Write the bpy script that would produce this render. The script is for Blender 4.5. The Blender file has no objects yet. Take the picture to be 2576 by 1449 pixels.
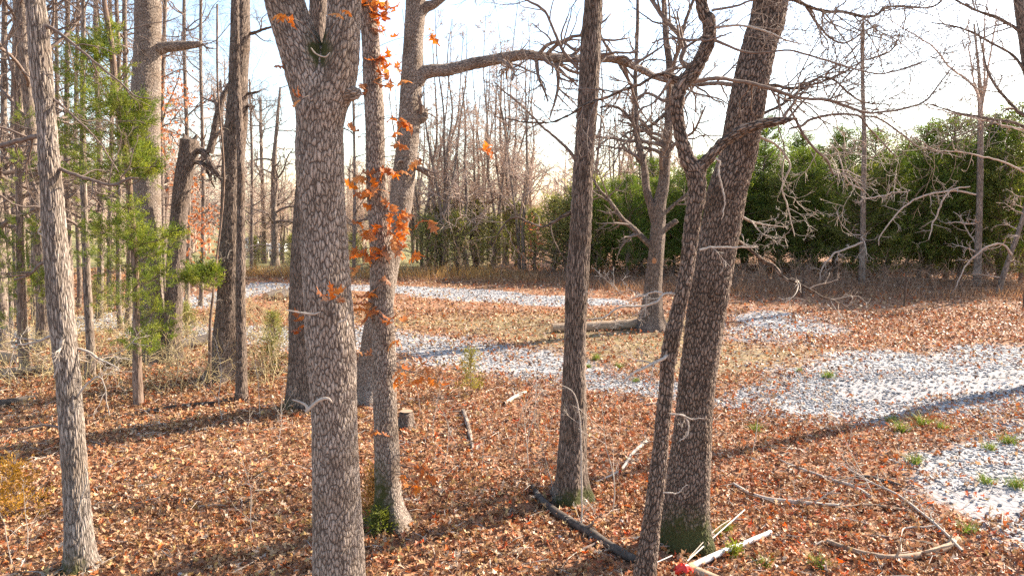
import bpy, math, random
import numpy as np
from mathutils import Vector

# ------------------------------------------------------------------ camera, sky, sun, exposure
SC = bpy.context.scene
COL = SC.collection
PW, PH, FPX = 2576.0, 1449.0, 1840.0
CAMZ, PITCH = 4.0, math.radians(6.65)
cam_d = bpy.data.cameras.new('camera'); cam = bpy.data.objects.new('camera', cam_d); COL.objects.link(cam)
cam_d.sensor_width = 36.0; cam_d.lens = 36.0 * FPX / PW
cam_d.clip_start = 0.05; cam_d.clip_end = 3000
cam.location = (0, 0, CAMZ); cam.rotation_euler = (math.pi / 2 - PITCH, 0, 0)
SC.camera = cam
SUN_AZ, SUN_EL = math.radians(32), math.radians(31)      # azimuth from +x towards +y
w = bpy.data.worlds.new('World'); SC.world = w; w.use_nodes = True
nt = w.node_tree; nt.nodes.clear()
sky = nt.nodes.new('ShaderNodeTexSky'); sky.sky_type = 'NISHITA'; sky.sun_disc = False
sky.sun_elevation = SUN_EL; sky.sun_rotation = math.pi / 2 - SUN_AZ
sky.air_density = 1.0; sky.dust_density = 1.0; sky.ozone_density = 0.4
bg = nt.nodes.new('ShaderNodeBackground'); bg.inputs[1].default_value = 0.12
wo = nt.nodes.new('ShaderNodeOutputWorld')
nt.links.new(sky.outputs[0], bg.inputs[0]); nt.links.new(bg.outputs[0], wo.inputs[0])
sl = bpy.data.lights.new('sun', 'SUN'); sl.energy = 5.0; sl.angle = math.radians(0.5); sl.color = (1.0, 0.88, 0.72)
so = bpy.data.objects.new('sun', sl); COL.objects.link(so)
sd = Vector((math.cos(SUN_AZ) * math.cos(SUN_EL), math.sin(SUN_AZ) * math.cos(SUN_EL), math.sin(SUN_EL)))
so.rotation_euler = sd.to_track_quat('Z', 'Y').to_euler(); so.location = sd * 60
vs = SC.view_settings
vs.view_transform = 'Standard'; vs.look = 'None'; vs.gamma = 1.0; vs.use_curve_mapping = False
vs.exposure = 1.7
SC.cycles.use_denoising = False
SC.cycles.max_bounces = 5; SC.cycles.diffuse_bounces = 3; SC.cycles.transmission_bounces = 3; SC.cycles.glossy_bounces = 2

# ------------------------------------------------------------------ helpers
def smooth(a, b, x):
    t = np.clip((np.asarray(x, float) - a) / (b - a), 0, 1); return t * t * (3 - 2 * t)

def _h(ix, iy, iz):
    n = (ix.astype(np.int64) * 374761393 + iy.astype(np.int64) * 668265263 + iz.astype(np.int64) * 2147483647 // 7) & 0xffffffff
    n = ((n ^ (n >> 13)) * 1274126177) & 0xffffffff
    n = ((n ^ (n >> 16)) * 2246822519) & 0xffffffff
    return (n & 0xffffff) / float(0xffffff)

def vnoise(x, y, z=0.0):
    x, y, z = np.broadcast_arrays(np.asarray(x, float), np.asarray(y, float), np.asarray(z, float))
    ix, iy, iz = np.floor(x), np.floor(y), np.floor(z)
    fx, fy, fz = x - ix, y - iy, z - iz
    fx = fx * fx * (3 - 2 * fx); fy = fy * fy * (3 - 2 * fy); fz = fz * fz * (3 - 2 * fz)
    r = 0
    for a in (0, 1):
        for b in (0, 1):
            for c in (0, 1):
                r = r + _h(ix + a, iy + b, iz + c) * (fx if a else 1 - fx) * (fy if b else 1 - fy) * (fz if c else 1 - fz)
    return r * 2 - 1

def fbm(x, y, z=0.0, o=3):
    r, a, s = 0, 1.0, 0
    for i in range(o):
        r = r + a * vnoise(x * 2 ** i + 17.3 * i, y * 2 ** i - 9.1 * i, np.asarray(z) * 2 ** i); s += a; a *= 0.5
    return r / s

def terrain(x, y):
    x = np.asarray(x, float); y = np.asarray(y, float)
    z = 0.07 * fbm(x * 0.22, y * 0.22, 3.1, 2) + 0.022 * vnoise(x * 1.3, y * 1.3, 5.5)
    z = z - 1.0 * smooth(42, 70, y) * smooth(6, -8, x)
    z = z + 0.25 * smooth(26, 34, y) * smooth(6, 14, x)
    return z

CP, SP = math.cos(PITCH), math.sin(PITCH)
def ray(u, v):
    xr, yr = (u - PW / 2) / FPX, (PH / 2 - v) / FPX
    return np.array((xr, CP + yr * SP, -SP + yr * CP))
def at(u, v, Y):
    d = ray(u, v); return np.array((0, 0, CAMZ)) + d * (Y / d[1])
def depth(u, v, Y): return Y / ray(u, v)[1]
def gnd(u, v):
    d = ray(u, v); z = 0.0
    for _ in range(4):
        t = (z - CAMZ) / d[2]; p = d * t; z = float(terrain(p[0], p[1]))
    return np.array((p[0], p[1], z))
def onz(x, y): return np.array((x, y, float(terrain(x, y))))

def tag(o, label=None, cat=None, group=None, kind=None):
    if label: o['label'] = label
    if cat: o['category'] = cat
    if group: o['group'] = group
    if kind: o['kind'] = kind
    return o
def empty(name, loc):
    o = bpy.data.objects.new(name, None); COL.objects.link(o); o.location = [float(c) for c in loc]
    o.empty_display_size = 0.2; return o
def link(name, me, parent=None, loc=None):
    o = bpy.data.objects.new(name, me); COL.objects.link(o)
    if parent: o.parent = parent
    if loc is not None: o.location = [float(c) for c in loc]
    return o

class MB:
    """collects tubes and loose faces; build() links them as one mesh"""
    def __init__(s): s.v, s.q, s.t, s.bk, s.col, s.ms, s.n, s.pend = [], [], [], [], [], [], 0, {}
    def add(s, V, Q=None, T=None, bk=None, col=None, ms=None):
        k = len(V); s.v.append(np.asarray(V, np.float32))
        if Q is not None and len(Q): s.q.append(np.asarray(Q, np.int64) + s.n)
        if T is not None and len(T): s.t.append(np.asarray(T, np.int64) + s.n)
        s.bk.append(np.zeros((k, 3), np.float32) if bk is None else np.asarray(bk, np.float32))
        c = np.ones((k, 4), np.float32)
        if col is not None: c[:, :3] = col
        s.col.append(c)
        s.ms.append(np.zeros(k, np.float32) if ms is None else np.asarray(ms, np.float32)); s.n += k
    def flush(s):
        for (n_, sides), lst in s.pend.items():
            P = np.array([a[0] for a in lst]); R = np.array([a[1] for a in lst]); sd_ = np.array([a[2] for a in lst]); m_ = len(lst)
            T = np.empty_like(P); T[:, 1:-1] = P[:, 2:] - P[:, :-2]; T[:, 0] = P[:, 1] - P[:, 0]; T[:, -1] = P[:, -1] - P[:, -2]
            T /= np.sqrt((T * T).sum(2))[:, :, None] + 1e-9
            ref = np.zeros((m_, 3)); ref[np.arange(m_), np.argmin(np.abs(T).sum(1), axis=1)] = 1.0
            A = ref[:, None, :] - T * (T * ref[:, None, :]).sum(2)[:, :, None]; A /= np.sqrt((A * A).sum(2))[:, :, None] + 1e-9
            B = np.cross(T, A); l = np.sqrt((np.diff(P, axis=1) ** 2).sum(2)); L = np.concatenate((np.zeros((m_, 1)), np.cumsum(l, 1)), 1)
            ph = np.linspace(0, 2 * math.pi, sides, endpoint=False); c, sn = np.cos(ph), np.sin(ph)
            V = P[:, :, None, :] + R[:, :, None, None] * (c[None, None, :, None] * A[:, :, None, :] + sn[None, None, :, None] * B[:, :, None, :])
            bk = np.stack((R[:, :, None] * c + sd_[:, None, None] * 3.1, R[:, :, None] * sn + sd_[:, None, None] * 1.3, np.repeat(L[:, :, None], sides, 2)), -1)
            i = np.arange(n_ - 1)[:, None] * sides; j = np.arange(sides)[None, :]; j2 = (j + 1) % sides
            Q = np.stack((i + j, i + j2, i + sides + j2, i + sides + j), -1).reshape(1, -1, 4) + (np.arange(m_) * n_ * sides)[:, None, None]
            s.add(V.reshape(-1, 3), Q.reshape(-1, 4), None, bk.reshape(-1, 3))
        s.pend = {}
    def mesh(s, name, mat, origin=(0, 0, 0), sm=True):
        s.flush()
        V = np.concatenate(s.v) - np.asarray(origin, np.float32)
        Q = np.concatenate(s.q) if s.q else np.zeros((0, 4), np.int64)
        T = np.concatenate(s.t) if s.t else np.zeros((0, 3), np.int64)
        me = bpy.data.meshes.new(name)
        me.vertices.add(len(V)); me.vertices.foreach_set('co', V.astype(np.float32).ravel())
        L = np.concatenate((Q.ravel(), T.ravel())).astype(np.int32)
        me.loops.add(len(L)); me.loops.foreach_set('vertex_index', L)
        nq, ntr = len(Q), len(T)
        me.polygons.add(nq + ntr)
        st = np.concatenate((np.arange(nq) * 4, nq * 4 + np.arange(ntr) * 3)).astype(np.int32)
        me.polygons.foreach_set('loop_start', st)
        me.update(calc_edges=True)
        me.polygons.foreach_set('use_smooth', np.full(nq + ntr, sm, bool))
        a = me.attributes.new('bk', 'FLOAT_VECTOR', 'POINT'); a.data.foreach_set('vector', np.concatenate(s.bk).ravel())
        a = me.attributes.new('col', 'FLOAT_COLOR', 'POINT'); a.data.foreach_set('color', np.concatenate(s.col).ravel())
        a = me.attributes.new('moss', 'FLOAT', 'POINT'); a.data.foreach_set('value', np.concatenate(s.ms))
        me.materials.append(mat); me.update(); return me
    def build(s, name, mat, parent=None, sm=True, origin=None):
        kd = 'stuff' if name in ('twigs', 'branches', 'foliage') else None
        org = origin if origin is not None else (parent_world(parent) if parent else (0, 0, 0))
        o = link(name, s.mesh(name, mat, org, sm), parent)
        if not parent and origin is not None: o.location = [float(c) for c in origin]
        if kd: o['kind'] = kd
        return o
def parent_world(p):
    l = np.zeros(3)
    while p is not None: l = l + np.array(p.location); p = p.parent
    return l

def spline(P, n):
    """Catmull-Rom through rows of P (any columns), n samples spaced by length"""
    P = np.asarray(P, float)
    if len(P) < 3:
        t = np.linspace(0, 1, n)[:, None]; return P[0] * (1 - t) + P[-1] * t
    E = np.vstack((2 * P[0] - P[1], P, 2 * P[-1] - P[-2]))
    out = []
    for i in range(len(P) - 1):
        p0, p1, p2, p3 = E[i:i + 4]
        t = np.linspace(0, 1, 12, endpoint=False)[:, None]
        out.append(0.5 * (2 * p1 + (p2 - p0) * t + (2 * p0 - 5 * p1 + 4 * p2 - p3) * t ** 2 + (3 * p1 - p0 - 3 * p2 + p3) * t ** 3))
    out.append(P[-1:]); S = np.vstack(out)
    l = np.concatenate(([0], np.cumsum(np.linalg.norm(np.diff(S[:, :3], axis=0), axis=1))))
    tt = np.linspace(0, l[-1], n)
    return np.stack([np.interp(tt, l, S[:, k]) for k in range(S.shape[1])], 1)

def tube(mb, P, R, sides=6, flare=0.0, lumps=0.0, seed=0.0, moss=None, cap=True, s0=0.0, col=None, ground=None):
    P = np.asarray(P, float); R = np.asarray(R, float); N = len(P)
    if sides <= 8 and flare == 0 and lumps == 0 and moss is None and col is None:
        if cap: P = np.vstack((P, P[-1] + (P[-1] - P[-2]) / (np.linalg.norm(P[-1] - P[-2]) + 1e-9) * R[-1] * .4)); R = np.append(R, R[-1] * .15)
        mb.pend.setdefault((len(P), sides), []).append((P, R, seed)); return
    T = np.empty_like(P); T[1:-1] = P[2:] - P[:-2]; T[0] = P[1] - P[0]; T[-1] = P[-1] - P[-2]; T /= np.sqrt((T * T).sum(1))[:, None] + 1e-9
    if sides <= 8:
        mt = np.abs(T).sum(0); ref = np.zeros(3); ref[int(np.argmin(mt))] = 1.0
        Ns = ref - T * (T @ ref)[:, None]; Ns /= np.sqrt((Ns * Ns).sum(1))[:, None] + 1e-9
    else:
        ref = np.array((1.0, 0, 0)) if abs(T[0][0]) < 0.8 else np.array((0, 1.0, 0))
        nv = ref - T[0] * ref.dot(T[0]); nv /= np.linalg.norm(nv)
        Ns = np.empty((N, 3))
        for i in range(N):
            nv = nv - T[i] * nv.dot(T[i]); nv = nv / (np.linalg.norm(nv) + 1e-9); Ns[i] = nv
    Bs = np.stack((T[:, 1] * Ns[:, 2] - T[:, 2] * Ns[:, 1], T[:, 2] * Ns[:, 0] - T[:, 0] * Ns[:, 2], T[:, 0] * Ns[:, 1] - T[:, 1] * Ns[:, 0]), 1)
    s = s0 + np.concatenate(([0], np.cumsum(np.linalg.norm(np.diff(P, axis=0), axis=1))))
    ph = np.linspace(0, 2 * math.pi, sides, endpoint=False)
    c, sn = np.cos(ph), np.sin(ph)
    RR = np.repeat(R[:, None], sides, 1)
    if flare > 0:
        base = P[0, 2] if ground is None else ground
        hh = np.clip((P[:, 2] - base), 0, None)[:, None]
        lob = 1 + 0.55 * np.cos(ph * 3 + seed * 1.7) * 0.6 + 0.35 * np.cos(ph * 5 + seed)
        RR = RR * (1 + flare * np.exp(-hh / (R[0] * 1.3)) * np.clip(lob, 0.15, 2)[None, :])
    if lumps > 0:
        zz = s[:, None] / (R.mean() * 6 + 1e-6)
        RR = RR * (1 + lumps * vnoise(c[None, :] * 1.2 + seed * 7.7, sn[None, :] * 1.2 + seed, zz) +
                   0.5 * lumps * vnoise(c[None, :] * 2.5 + seed * 3.7, sn[None, :] * 2.5 - seed, zz * 3))
    V = P[:, None, :] + RR[:, :, None] * (c[None, :, None] * Ns[:, None, :] + sn[None, :, None] * Bs[:, None, :])
    bk = np.empty((N, sides, 3)); bk[:, :, 0] = RR * c + seed * 3.1; bk[:, :, 1] = RR * sn + seed * 1.3; bk[:, :, 2] = s[:, None]
    i = np.arange(N - 1)[:, None] * sides; j = np.arange(sides)[None, :]; j2 = (j + 1) % sides
    Q = np.stack((i + j, i + j2, i + sides + j2, i + sides + j), -1).reshape(-1, 4)
    V = V.reshape(-1, 3); bk = bk.reshape(-1, 3); Tt = []
    ms = None
    if moss is not None: ms = moss(V)
    if cap:
        k = len(V); V = np.vstack((V, P[-1] + T[-1] * R[-1] * 0.3)); bk = np.vstack((bk, bk[-1]))
        b = (N - 1) * sides
        Tt = [(b + a, b + (a + 1) % sides, k) for a in range(sides)]
        if ms is not None: ms = np.append(ms, 0)
    mb.add(V, Q, Tt, bk, col, ms)

# ------------------------------------------------------------------ materials
def newmat(name):
    m = bpy.data.materials.new(name); m.use_nodes = True
    n = m.node_tree.nodes; n.clear(); return m, m.node_tree
def N(t, kind, **kw):
    n = t.nodes.new(kind)
    for k, v in kw.items():
        if k.startswith('i_'): n.inputs[k[2:].replace('_', ' ')].default_value = v
        elif k[0] == 'I' and k[1:].isdigit(): n.inputs[int(k[1:])].default_value = v
        else: setattr(n, k, v)
    return n
def ramp(t, stops, interp='LINEAR'):
    r = t.nodes.new('ShaderNodeValToRGB'); e = r.color_ramp.elements; r.color_ramp.interpolation = interp
    while len(e) < len(stops): e.new(0.5)
    for k, (p, c) in enumerate(stops):
        e[k].position = p; e[k].color = (*c, 1) if len(c) == 3 else c
    return r
def mix(t, a, b, f, mode='MIX'):
    m = t.nodes.new('ShaderNodeMix'); m.data_type = 'RGBA'; m.blend_type = mode
    for i, x in ((6, a), (7, b), (0, f)):
        if hasattr(x, 'links') or hasattr(x, 'is_linked'): t.links.new(x, m.inputs[i])
        else: m.inputs[i].default_value = (*x, 1) if isinstance(x, tuple) and len(x) == 3 else x
    return m.outputs[2]
def attr(t, name): return N(t, 'ShaderNodeAttribute', attribute_name=name)
def out(t, sh, disp=None):
    o = t.nodes.new('ShaderNodeOutputMaterial'); t.links.new(sh, o.inputs[0])
    if disp is not None: t.links.new(disp, o.inputs[2])
def prin(t, col, rough=0.9, normal=None, spec=0.25):
    p = t.nodes.new('ShaderNodeBsdfPrincipled')
    if hasattr(col, 'links'): t.links.new(col, p.inputs['Base Color'])
    else: p.inputs['Base Color'].default_value = (*col, 1)
    p.inputs['Roughness'].default_value = rough; p.inputs['Specular IOR Level'].default_value = spec
    if normal is not None: t.links.new(normal, p.inputs['Normal'])
    return p.outputs[0]
def mathn(t, op, a, b=0.5):
    m = t.nodes.new('ShaderNodeMath'); m.operation = op
    for i, x in ((0, a), (1, b)):
        if hasattr(x, 'links'): t.links.new(x, m.inputs[i])
        else: m.inputs[i].default_value = x
    return m.outputs[0]

def bark(name, plate, plate2, crack, k=26.0, stretch=0.32, deep=0.012, warp=0.6, wide=0.16, true_disp=True):
    m, t = newmat(name)
    a = attr(t, 'bk')
    mp = N(t, 'ShaderNodeMapping'); mp.inputs['Scale'].default_value = (k, k, k * stretch)
    t.links.new(a.outputs['Vector'], mp.inputs[0])
    nz = N(t, 'ShaderNodeTexNoise', i_Scale=0.7, i_Detail=3.0, i_Roughness=0.55)
    t.links.new(mp.outputs[0], nz.inputs['Vector'])
    sub = N(t, 'ShaderNodeVectorMath', operation='SUBTRACT'); sub.inputs[1].default_value = (0.5, 0.5, 0.5)
    t.links.new(nz.outputs['Color'], sub.inputs[0])
    sc = N(t, 'ShaderNodeVectorMath', operation='SCALE'); sc.inputs['Scale'].default_value = warp * 2
    t.links.new(sub.outputs[0], sc.inputs[0])
    ad = N(t, 'ShaderNodeVectorMath', operation='ADD'); t.links.new(mp.outputs[0], ad.inputs[0]); t.links.new(sc.outputs[0], ad.inputs[1])
    vo = N(t, 'ShaderNodeTexVoronoi', feature='DISTANCE_TO_EDGE', i_Scale=1.0); t.links.new(ad.outputs[0], vo.inputs['Vector'])
    vc = N(t, 'ShaderNodeTexVoronoi', feature='F1', i_Scale=1.0); t.links.new(ad.outputs[0], vc.inputs['Vector'])
    hr = ramp(t, [(0.0, (0, 0, 0)), (wide, (0.75,) * 3), (wide * 2.2, (1, 1, 1))]); t.links.new(vo.outputs['Distance'], hr.inputs[0])
    fine = N(t, 'ShaderNodeTexNoise', i_Scale=5.0, i_Detail=5.0, i_Roughness=0.7); t.links.new(mp.outputs[0], fine.inputs['Vector'])
    big = N(t, 'ShaderNodeTexNoise', i_Scale=3.0, i_Detail=3.0); t.links.new(a.outputs['Vector'], big.inputs['Vector'])
    pv = mathn(t, 'MULTIPLY', vc.outputs['Color'], 1.0)
    c1 = mix(t, plate, plate2, pv)
    fr = ramp(t, [(0.25, (0.62,) * 3), (0.75, (1.2,) * 3)]); t.links.new(fine.outputs['Fac'], fr.inputs[0])
    c1 = mix(t, c1, fr.outputs[0], 1.0, 'MULTIPLY')
    br = ramp(t, [(0.3, (0.74, 0.68, 0.61)), (0.5, (1, 1, 1)), (0.7, (1.12, 1.13, 1.14))]); t.links.new(big.outputs['Fac'], br.inputs[0])
    c1 = mix(t, c1, br.outputs[0], 1.0, 'MULTIPLY')
    v2 = N(t, 'ShaderNodeTexVoronoi', feature='DISTANCE_TO_EDGE', i_Scale=2.3); t.links.new(ad.outputs[0], v2.inputs['Vector'])
    h2 = ramp(t, [(0.0, (0.42,) * 3), (0.12, (1, 1, 1))]); t.links.new(v2.outputs['Distance'], h2.inputs[0])
    c1 = mix(t, c1, h2.outputs[0], 0.8, 'MULTIPLY')
    c2 = mix(t, crack, c1, hr.outputs[0])
    mo = attr(t, 'moss'); mn = N(t, 'ShaderNodeTexNoise', i_Scale=14.0, i_Detail=4.0); t.links.new(a.outputs['Vector'], mn.inputs['Vector'])
    mf = mathn(t, 'MULTIPLY', mo.outputs['Fac'], mathn(t, 'MULTIPLY', mn.outputs['Fac'], 2.0))
    mr = ramp(t, [(0.25, (0, 0, 0)), (0.7, (1, 1, 1))]); t.links.new(mf, mr.inputs[0])
    mossc = mix(t, (0.026, 0.030, 0.012), (0.085, 0.082, 0.022), fine.outputs['Fac'])
    c3 = mix(t, c2, mossc, mr.outputs[0])
    hs = ramp(t, [(0.0, (0, 0, 0)), (0.10, (0.45,) * 3), (0.34, (0.92,) * 3), (0.6, (1, 1, 1))]); t.links.new(vo.outputs['Distance'], hs.inputs[0])
    med = N(t, 'ShaderNodeTexNoise', i_Scale=1.6, i_Detail=3.0, i_Roughness=0.55); t.links.new(mp.outputs[0], med.inputs['Vector'])
    hgt = mathn(t, 'ADD', hs.outputs[0], mathn(t, 'MULTIPLY', med.outputs['Fac'], 0.45))
    if true_disp:
        d = N(t, 'ShaderNodeDisplacement', i_Midlevel=0.9, i_Scale=deep); t.links.new(hgt, d.inputs['Height'])
        m.displacement_method = 'BOTH'
        out(t, prin(t, c3), d.outputs[0])
    else:
        b = N(t, 'ShaderNodeBump', i_Strength=0.8, i_Distance=deep); t.links.new(hgt, b.inputs['Height'])
        out(t, prin(t, c3, normal=b.outputs[0]))
    return m

M = {}
M['bark_white_oak'] = bark('bark_white_oak', (0.52, 0.425, 0.35), (0.37, 0.285, 0.225), (0.055, 0.037, 0.028), 46, 0.30, 0.009, 0.5, 0.15)
M['bark_black_oak'] = bark('bark_black_oak', (0.43, 0.315, 0.24), (0.27, 0.19, 0.145), (0.025, 0.018, 0.014), 38, 0.33, 0.016, 0.5, 0.19)
M['bark_ridged'] = bark('bark_ridged', (0.44, 0.33, 0.26), (0.28, 0.205, 0.16), (0.032, 0.023, 0.018), 50, 0.12, 0.012, 0.6, 0.19)
M['bark_grey'] = bark('bark_grey', (0.55, 0.46, 0.385), (0.37, 0.295, 0.24), (0.07, 0.052, 0.04), 46, 0.13, 0.011, 0.6, 0.17)
M['bark_far'] = bark('bark_far', (0.50, 0.39, 0.31), (0.32, 0.245, 0.19), (0.07, 0.05, 0.04), 28, 0.12, 0.010, 0.6, 0.14, False)
M['bark_cedar'] = bark('bark_cedar', (0.46, 0.33, 0.25), (0.30, 0.20, 0.15), (0.08, 0.05, 0.035), 40, 0.06, 0.005, 0.5, 0.14, False)

def simple(name, c1, c2, scale=8.0, rough=0.85, bump=0.3, spec=0.25, use_bk=True, dist=0.004):
    m, t = newmat(name)
    v = attr(t, 'bk').outputs['Vector'] if use_bk else N(t, 'ShaderNodeTexCoord').outputs['Object']
    n = N(t, 'ShaderNodeTexNoise', i_Scale=scale, i_Detail=5.0, i_Roughness=0.65); t.links.new(v, n.inputs['Vector'])
    r = ramp(t, [(0.3, c1), (0.7, c2)]); t.links.new(n.outputs['Fac'], r.inputs[0])
    b = N(t, 'ShaderNodeBump', i_Strength=bump, i_Distance=dist); t.links.new(n.outputs['Fac'], b.inputs['Height'])
    out(t, prin(t, r.outputs[0], rough, b.outputs[0], spec)); return m
M['twig'] = simple('twig', (0.10, 0.07, 0.055), (0.27, 0.20, 0.16), 25)
M['twig_pale'] = simple('twig_pale', (0.30, 0.24, 0.19), (0.55, 0.47, 0.39), 25)  # paler copy of twig: sunlight put into lit branches' colour; also pale sticks
M['brush_brown'] = simple('brush_brown', (0.20, 0.12, 0.08), (0.36, 0.24, 0.16), 9)
M['brush_olive'] = simple('brush_olive', (0.34, 0.26, 0.12), (0.58, 0.46, 0.26), 9)
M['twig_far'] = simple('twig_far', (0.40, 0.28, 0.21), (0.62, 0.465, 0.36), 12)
M['dead_wood'] = simple('dead_wood', (0.20, 0.13, 0.085), (0.46, 0.33, 0.22), 14, bump=0.6, dist=0.01)
M['dark_wood'] = simple('dark_wood', (0.03, 0.024, 0.02), (0.13, 0.10, 0.08), 14, bump=0.7, dist=0.01)
M['cut_wood'] = simple('cut_wood', (0.50, 0.30, 0.15), (0.66, 0.46, 0.28), 30, use_bk=False)
M['scar_wood'] = simple('scar_wood', (0.28, 0.11, 0.05), (0.48, 0.24, 0.12), 30, use_bk=False)
M['white_pole'] = simple('white_pole', (0.46, 0.43, 0.40), (0.74, 0.72, 0.69), 18, rough=0.45, bump=0.1, spec=0.4)
M['cord'] = simple('cord', (0.62, 0.56, 0.46), (0.78, 0.73, 0.64), 60, bump=0.4)
M['grey_cord'] = simple('grey_cord', (0.35, 0.33, 0.31), (0.5, 0.48, 0.45), 60)
M['red_plastic'] = simple('red_plastic', (0.62, 0.010, 0.010), (0.80, 0.06, 0.02), 9, rough=0.32, bump=0.15, spec=0.5, use_bk=False)
M['post_steel'] = simple('post_steel', (0.05, 0.035, 0.028), (0.13, 0.085, 0.06), 30, use_bk=False)
M['wire'] = simple('wire', (0.10, 0.08, 0.07), (0.2, 0.16, 0.13), 30, use_bk=False)
M['white_paint'] = simple('white_paint', (0.70, 0.70, 0.70), (0.8, 0.8, 0.8), 2, rough=0.3, bump=0.0, spec=0.5, use_bk=False)
M['dark_glass'] = simple('dark_glass', (0.015, 0.018, 0.02), (0.03, 0.035, 0.04), 2, rough=0.1, bump=0.0, spec=0.5, use_bk=False)
M['rubber'] = simple('rubber', (0.012, 0.012, 0.012), (0.03, 0.03, 0.03), 8, bump=0.0, use_bk=False)
M['rail'] = simple('rail', (0.42, 0.37, 0.32), (0.58, 0.53, 0.47), 6, use_bk=False)

def leafmat(name, trans=0.35, rough=0.6, spec=0.3, tsat=(1.25, 1.0, 0.6)):
    m, t = newmat(name)
    a = attr(t, 'col')
    n = N(t, 'ShaderNodeTexNoise', i_Scale=40.0, i_Detail=3.0); g = N(t, 'ShaderNodeNewGeometry'); t.links.new(g.outputs['Position'], n.inputs['Vector'])
    r = ramp(t, [(0.3, (0.7, 0.7, 0.7)), (0.7, (1.2, 1.2, 1.2))]); t.links.new(n.outputs['Fac'], r.inputs[0])
    c = mix(t, a.outputs['Color'], r.outputs[0], 1.0, 'MULTIPLY')
    p = prin(t, c, rough, spec=spec)
    tr = t.nodes.new('ShaderNodeBsdfTranslucent'); c2 = mix(t, c, tsat, 1.0, 'MULTIPLY'); t.links.new(c2, tr.inputs[0])
    ms = N(t, 'ShaderNodeMixShader', I0=trans); t.links.new(p, ms.inputs[1]); t.links.new(tr.outputs[0], ms.inputs[2])
    out(t, ms.outputs[0]); return m
M['leaf'] = leafmat('dry_leaf', 0.38)
M['litter'] = leafmat('litter_leaf', 0.15, 0.55, 0.35, (1.1, 1.0, 0.8))
M['needle'] = leafmat('cedar_needle', 0.42, 0.6, 0.2, (1.1, 1.15, 0.5))
M['grass'] = leafmat('grass_blade', 0.30, 0.6, 0.2, (1.1, 1.0, 0.7))
m, t = newmat('gravel_stone'); a = attr(t, 'col'); out(t, prin(t, a.outputs['Color'], 0.85)); M['stone'] = m
# ------------------------------------------------------------------ ground zones (plan polygons in metres)
def poly(pts): return np.array([gnd(u, v)[:2] for u, v in pts])
def sdist(X, Y, pg):
    d = np.full(X.shape, 1e9); ins = np.zeros(X.shape, bool); n = len(pg)
    for i in range(n):
        a, b = pg[i], pg[(i + 1) % n]; e = b - a
        t = np.clip(((X - a[0]) * e[0] + (Y - a[1]) * e[1]) / (e @ e + 1e-9), 0, 1)
        d = np.minimum(d, (X - a[0] - e[0] * t) ** 2 + (Y - a[1] - e[1] * t) ** 2)
        c = ((a[1] > Y) != (b[1] > Y)) & (X < (b[0] - a[0]) * (Y - a[1]) / (b[1] - a[1] + 1e-12) + a[0]); ins ^= c
    d = np.sqrt(d); return np.where(ins, -d, d)
DRIVE = poly([(300, 806), (600, 815), (890, 822), (1000, 833), (1200, 853), (1320, 876), (1450, 905), (1650, 950), (1800, 985), (1900, 962), (2000, 925), (2100, 898), (2250, 884), (2400, 878),
              (2576, 868), (3000, 850), (3000, 1050), (2576, 1036), (2400, 1046), (2200, 1062), (2050, 1062), (1900, 1047), (1800, 1020), (1650, 1002), (1450, 978), (1250, 948), (1100, 918), (1000, 893), (890, 882), (600, 866), (300, 850)])
LOWER = poly([(2300, 1150), (2450, 1090), (2576, 1062), (3000, 1040), (3000, 1449), (2640, 1449), (2520, 1330), (2420, 1240), (2340, 1180)])
ROAD = poly([(-200, 815), (60, 826), (300, 780), (480, 748), (640, 713), (900, 716), (1060, 722), (1250, 732), (1400, 745), (1560, 757), (1600, 768), (1460, 771), (1340, 766), (1180, 757), (1020, 740), (900, 731), (700, 727), (520, 775), (300, 822), (60, 880), (-200, 880)])
PATCH = poly([(1840, 790), (1950, 778), (2060, 800), (2110, 838), (1960, 866), (1830, 850)])
ISLAND = poly([(880, 790), (1050, 800), (1300, 790), (1480, 785), (1800, 800), (1850, 860), (2100, 880), (1900, 955), (1780, 975), (1600, 930), (1400, 890), (1200, 845), (1000, 826), (880, 815)])
def zones(X, Y):
    n1 = fbm(X * 0.9, Y * 0.9, 1.7, 3); n2 = fbm(X * 0.35, Y * 0.35, 8.2, 2)
    def z(pg, soft): return smooth(soft * 1.5, -soft * 1.5, sdist(X, Y, pg) + 0.9 * n1 + 0.4 * n2)
    g = np.maximum.reduce([z(DRIVE, 0.7), z(LOWER, 0.5), z(ROAD, 0.35), 0.8 * z(PATCH, 0.8)])
    isl = z(ISLAND, 0.8) * (1 - g)
    lawn = smooth(40, 46, Y) * smooth(0, -3, X)
    return g, isl, lawn
def tracks(X, Y):      # bare worn wheel tracks in the gravel
    tr = 0
    for pg, hw in ((poly([(2200, 985), (2350, 972), (2576, 950), (3000, 940)]), 0.9), (poly([(2430, 1262), (2576, 1255), (3000, 1230)]), 0.45)):
        d = np.full(X.shape, 1e9)
        for i in range(len(pg) - 1):
            a, b = pg[i], pg[i + 1]; e = b - a
            t = np.clip(((X - a[0]) * e[0] + (Y - a[1]) * e[1]) / (e @ e), 0, 1)
            d = np.minimum(d, np.hypot(X - a[0] - e[0] * t, Y - a[1] - e[1] * t))
        tr = np.maximum(tr, smooth(hw * 1.3, hw * 0.6, d + 0.4 * fbm(X * 1.2, Y * 1.2, 4.4, 2)))
    return tr

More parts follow.
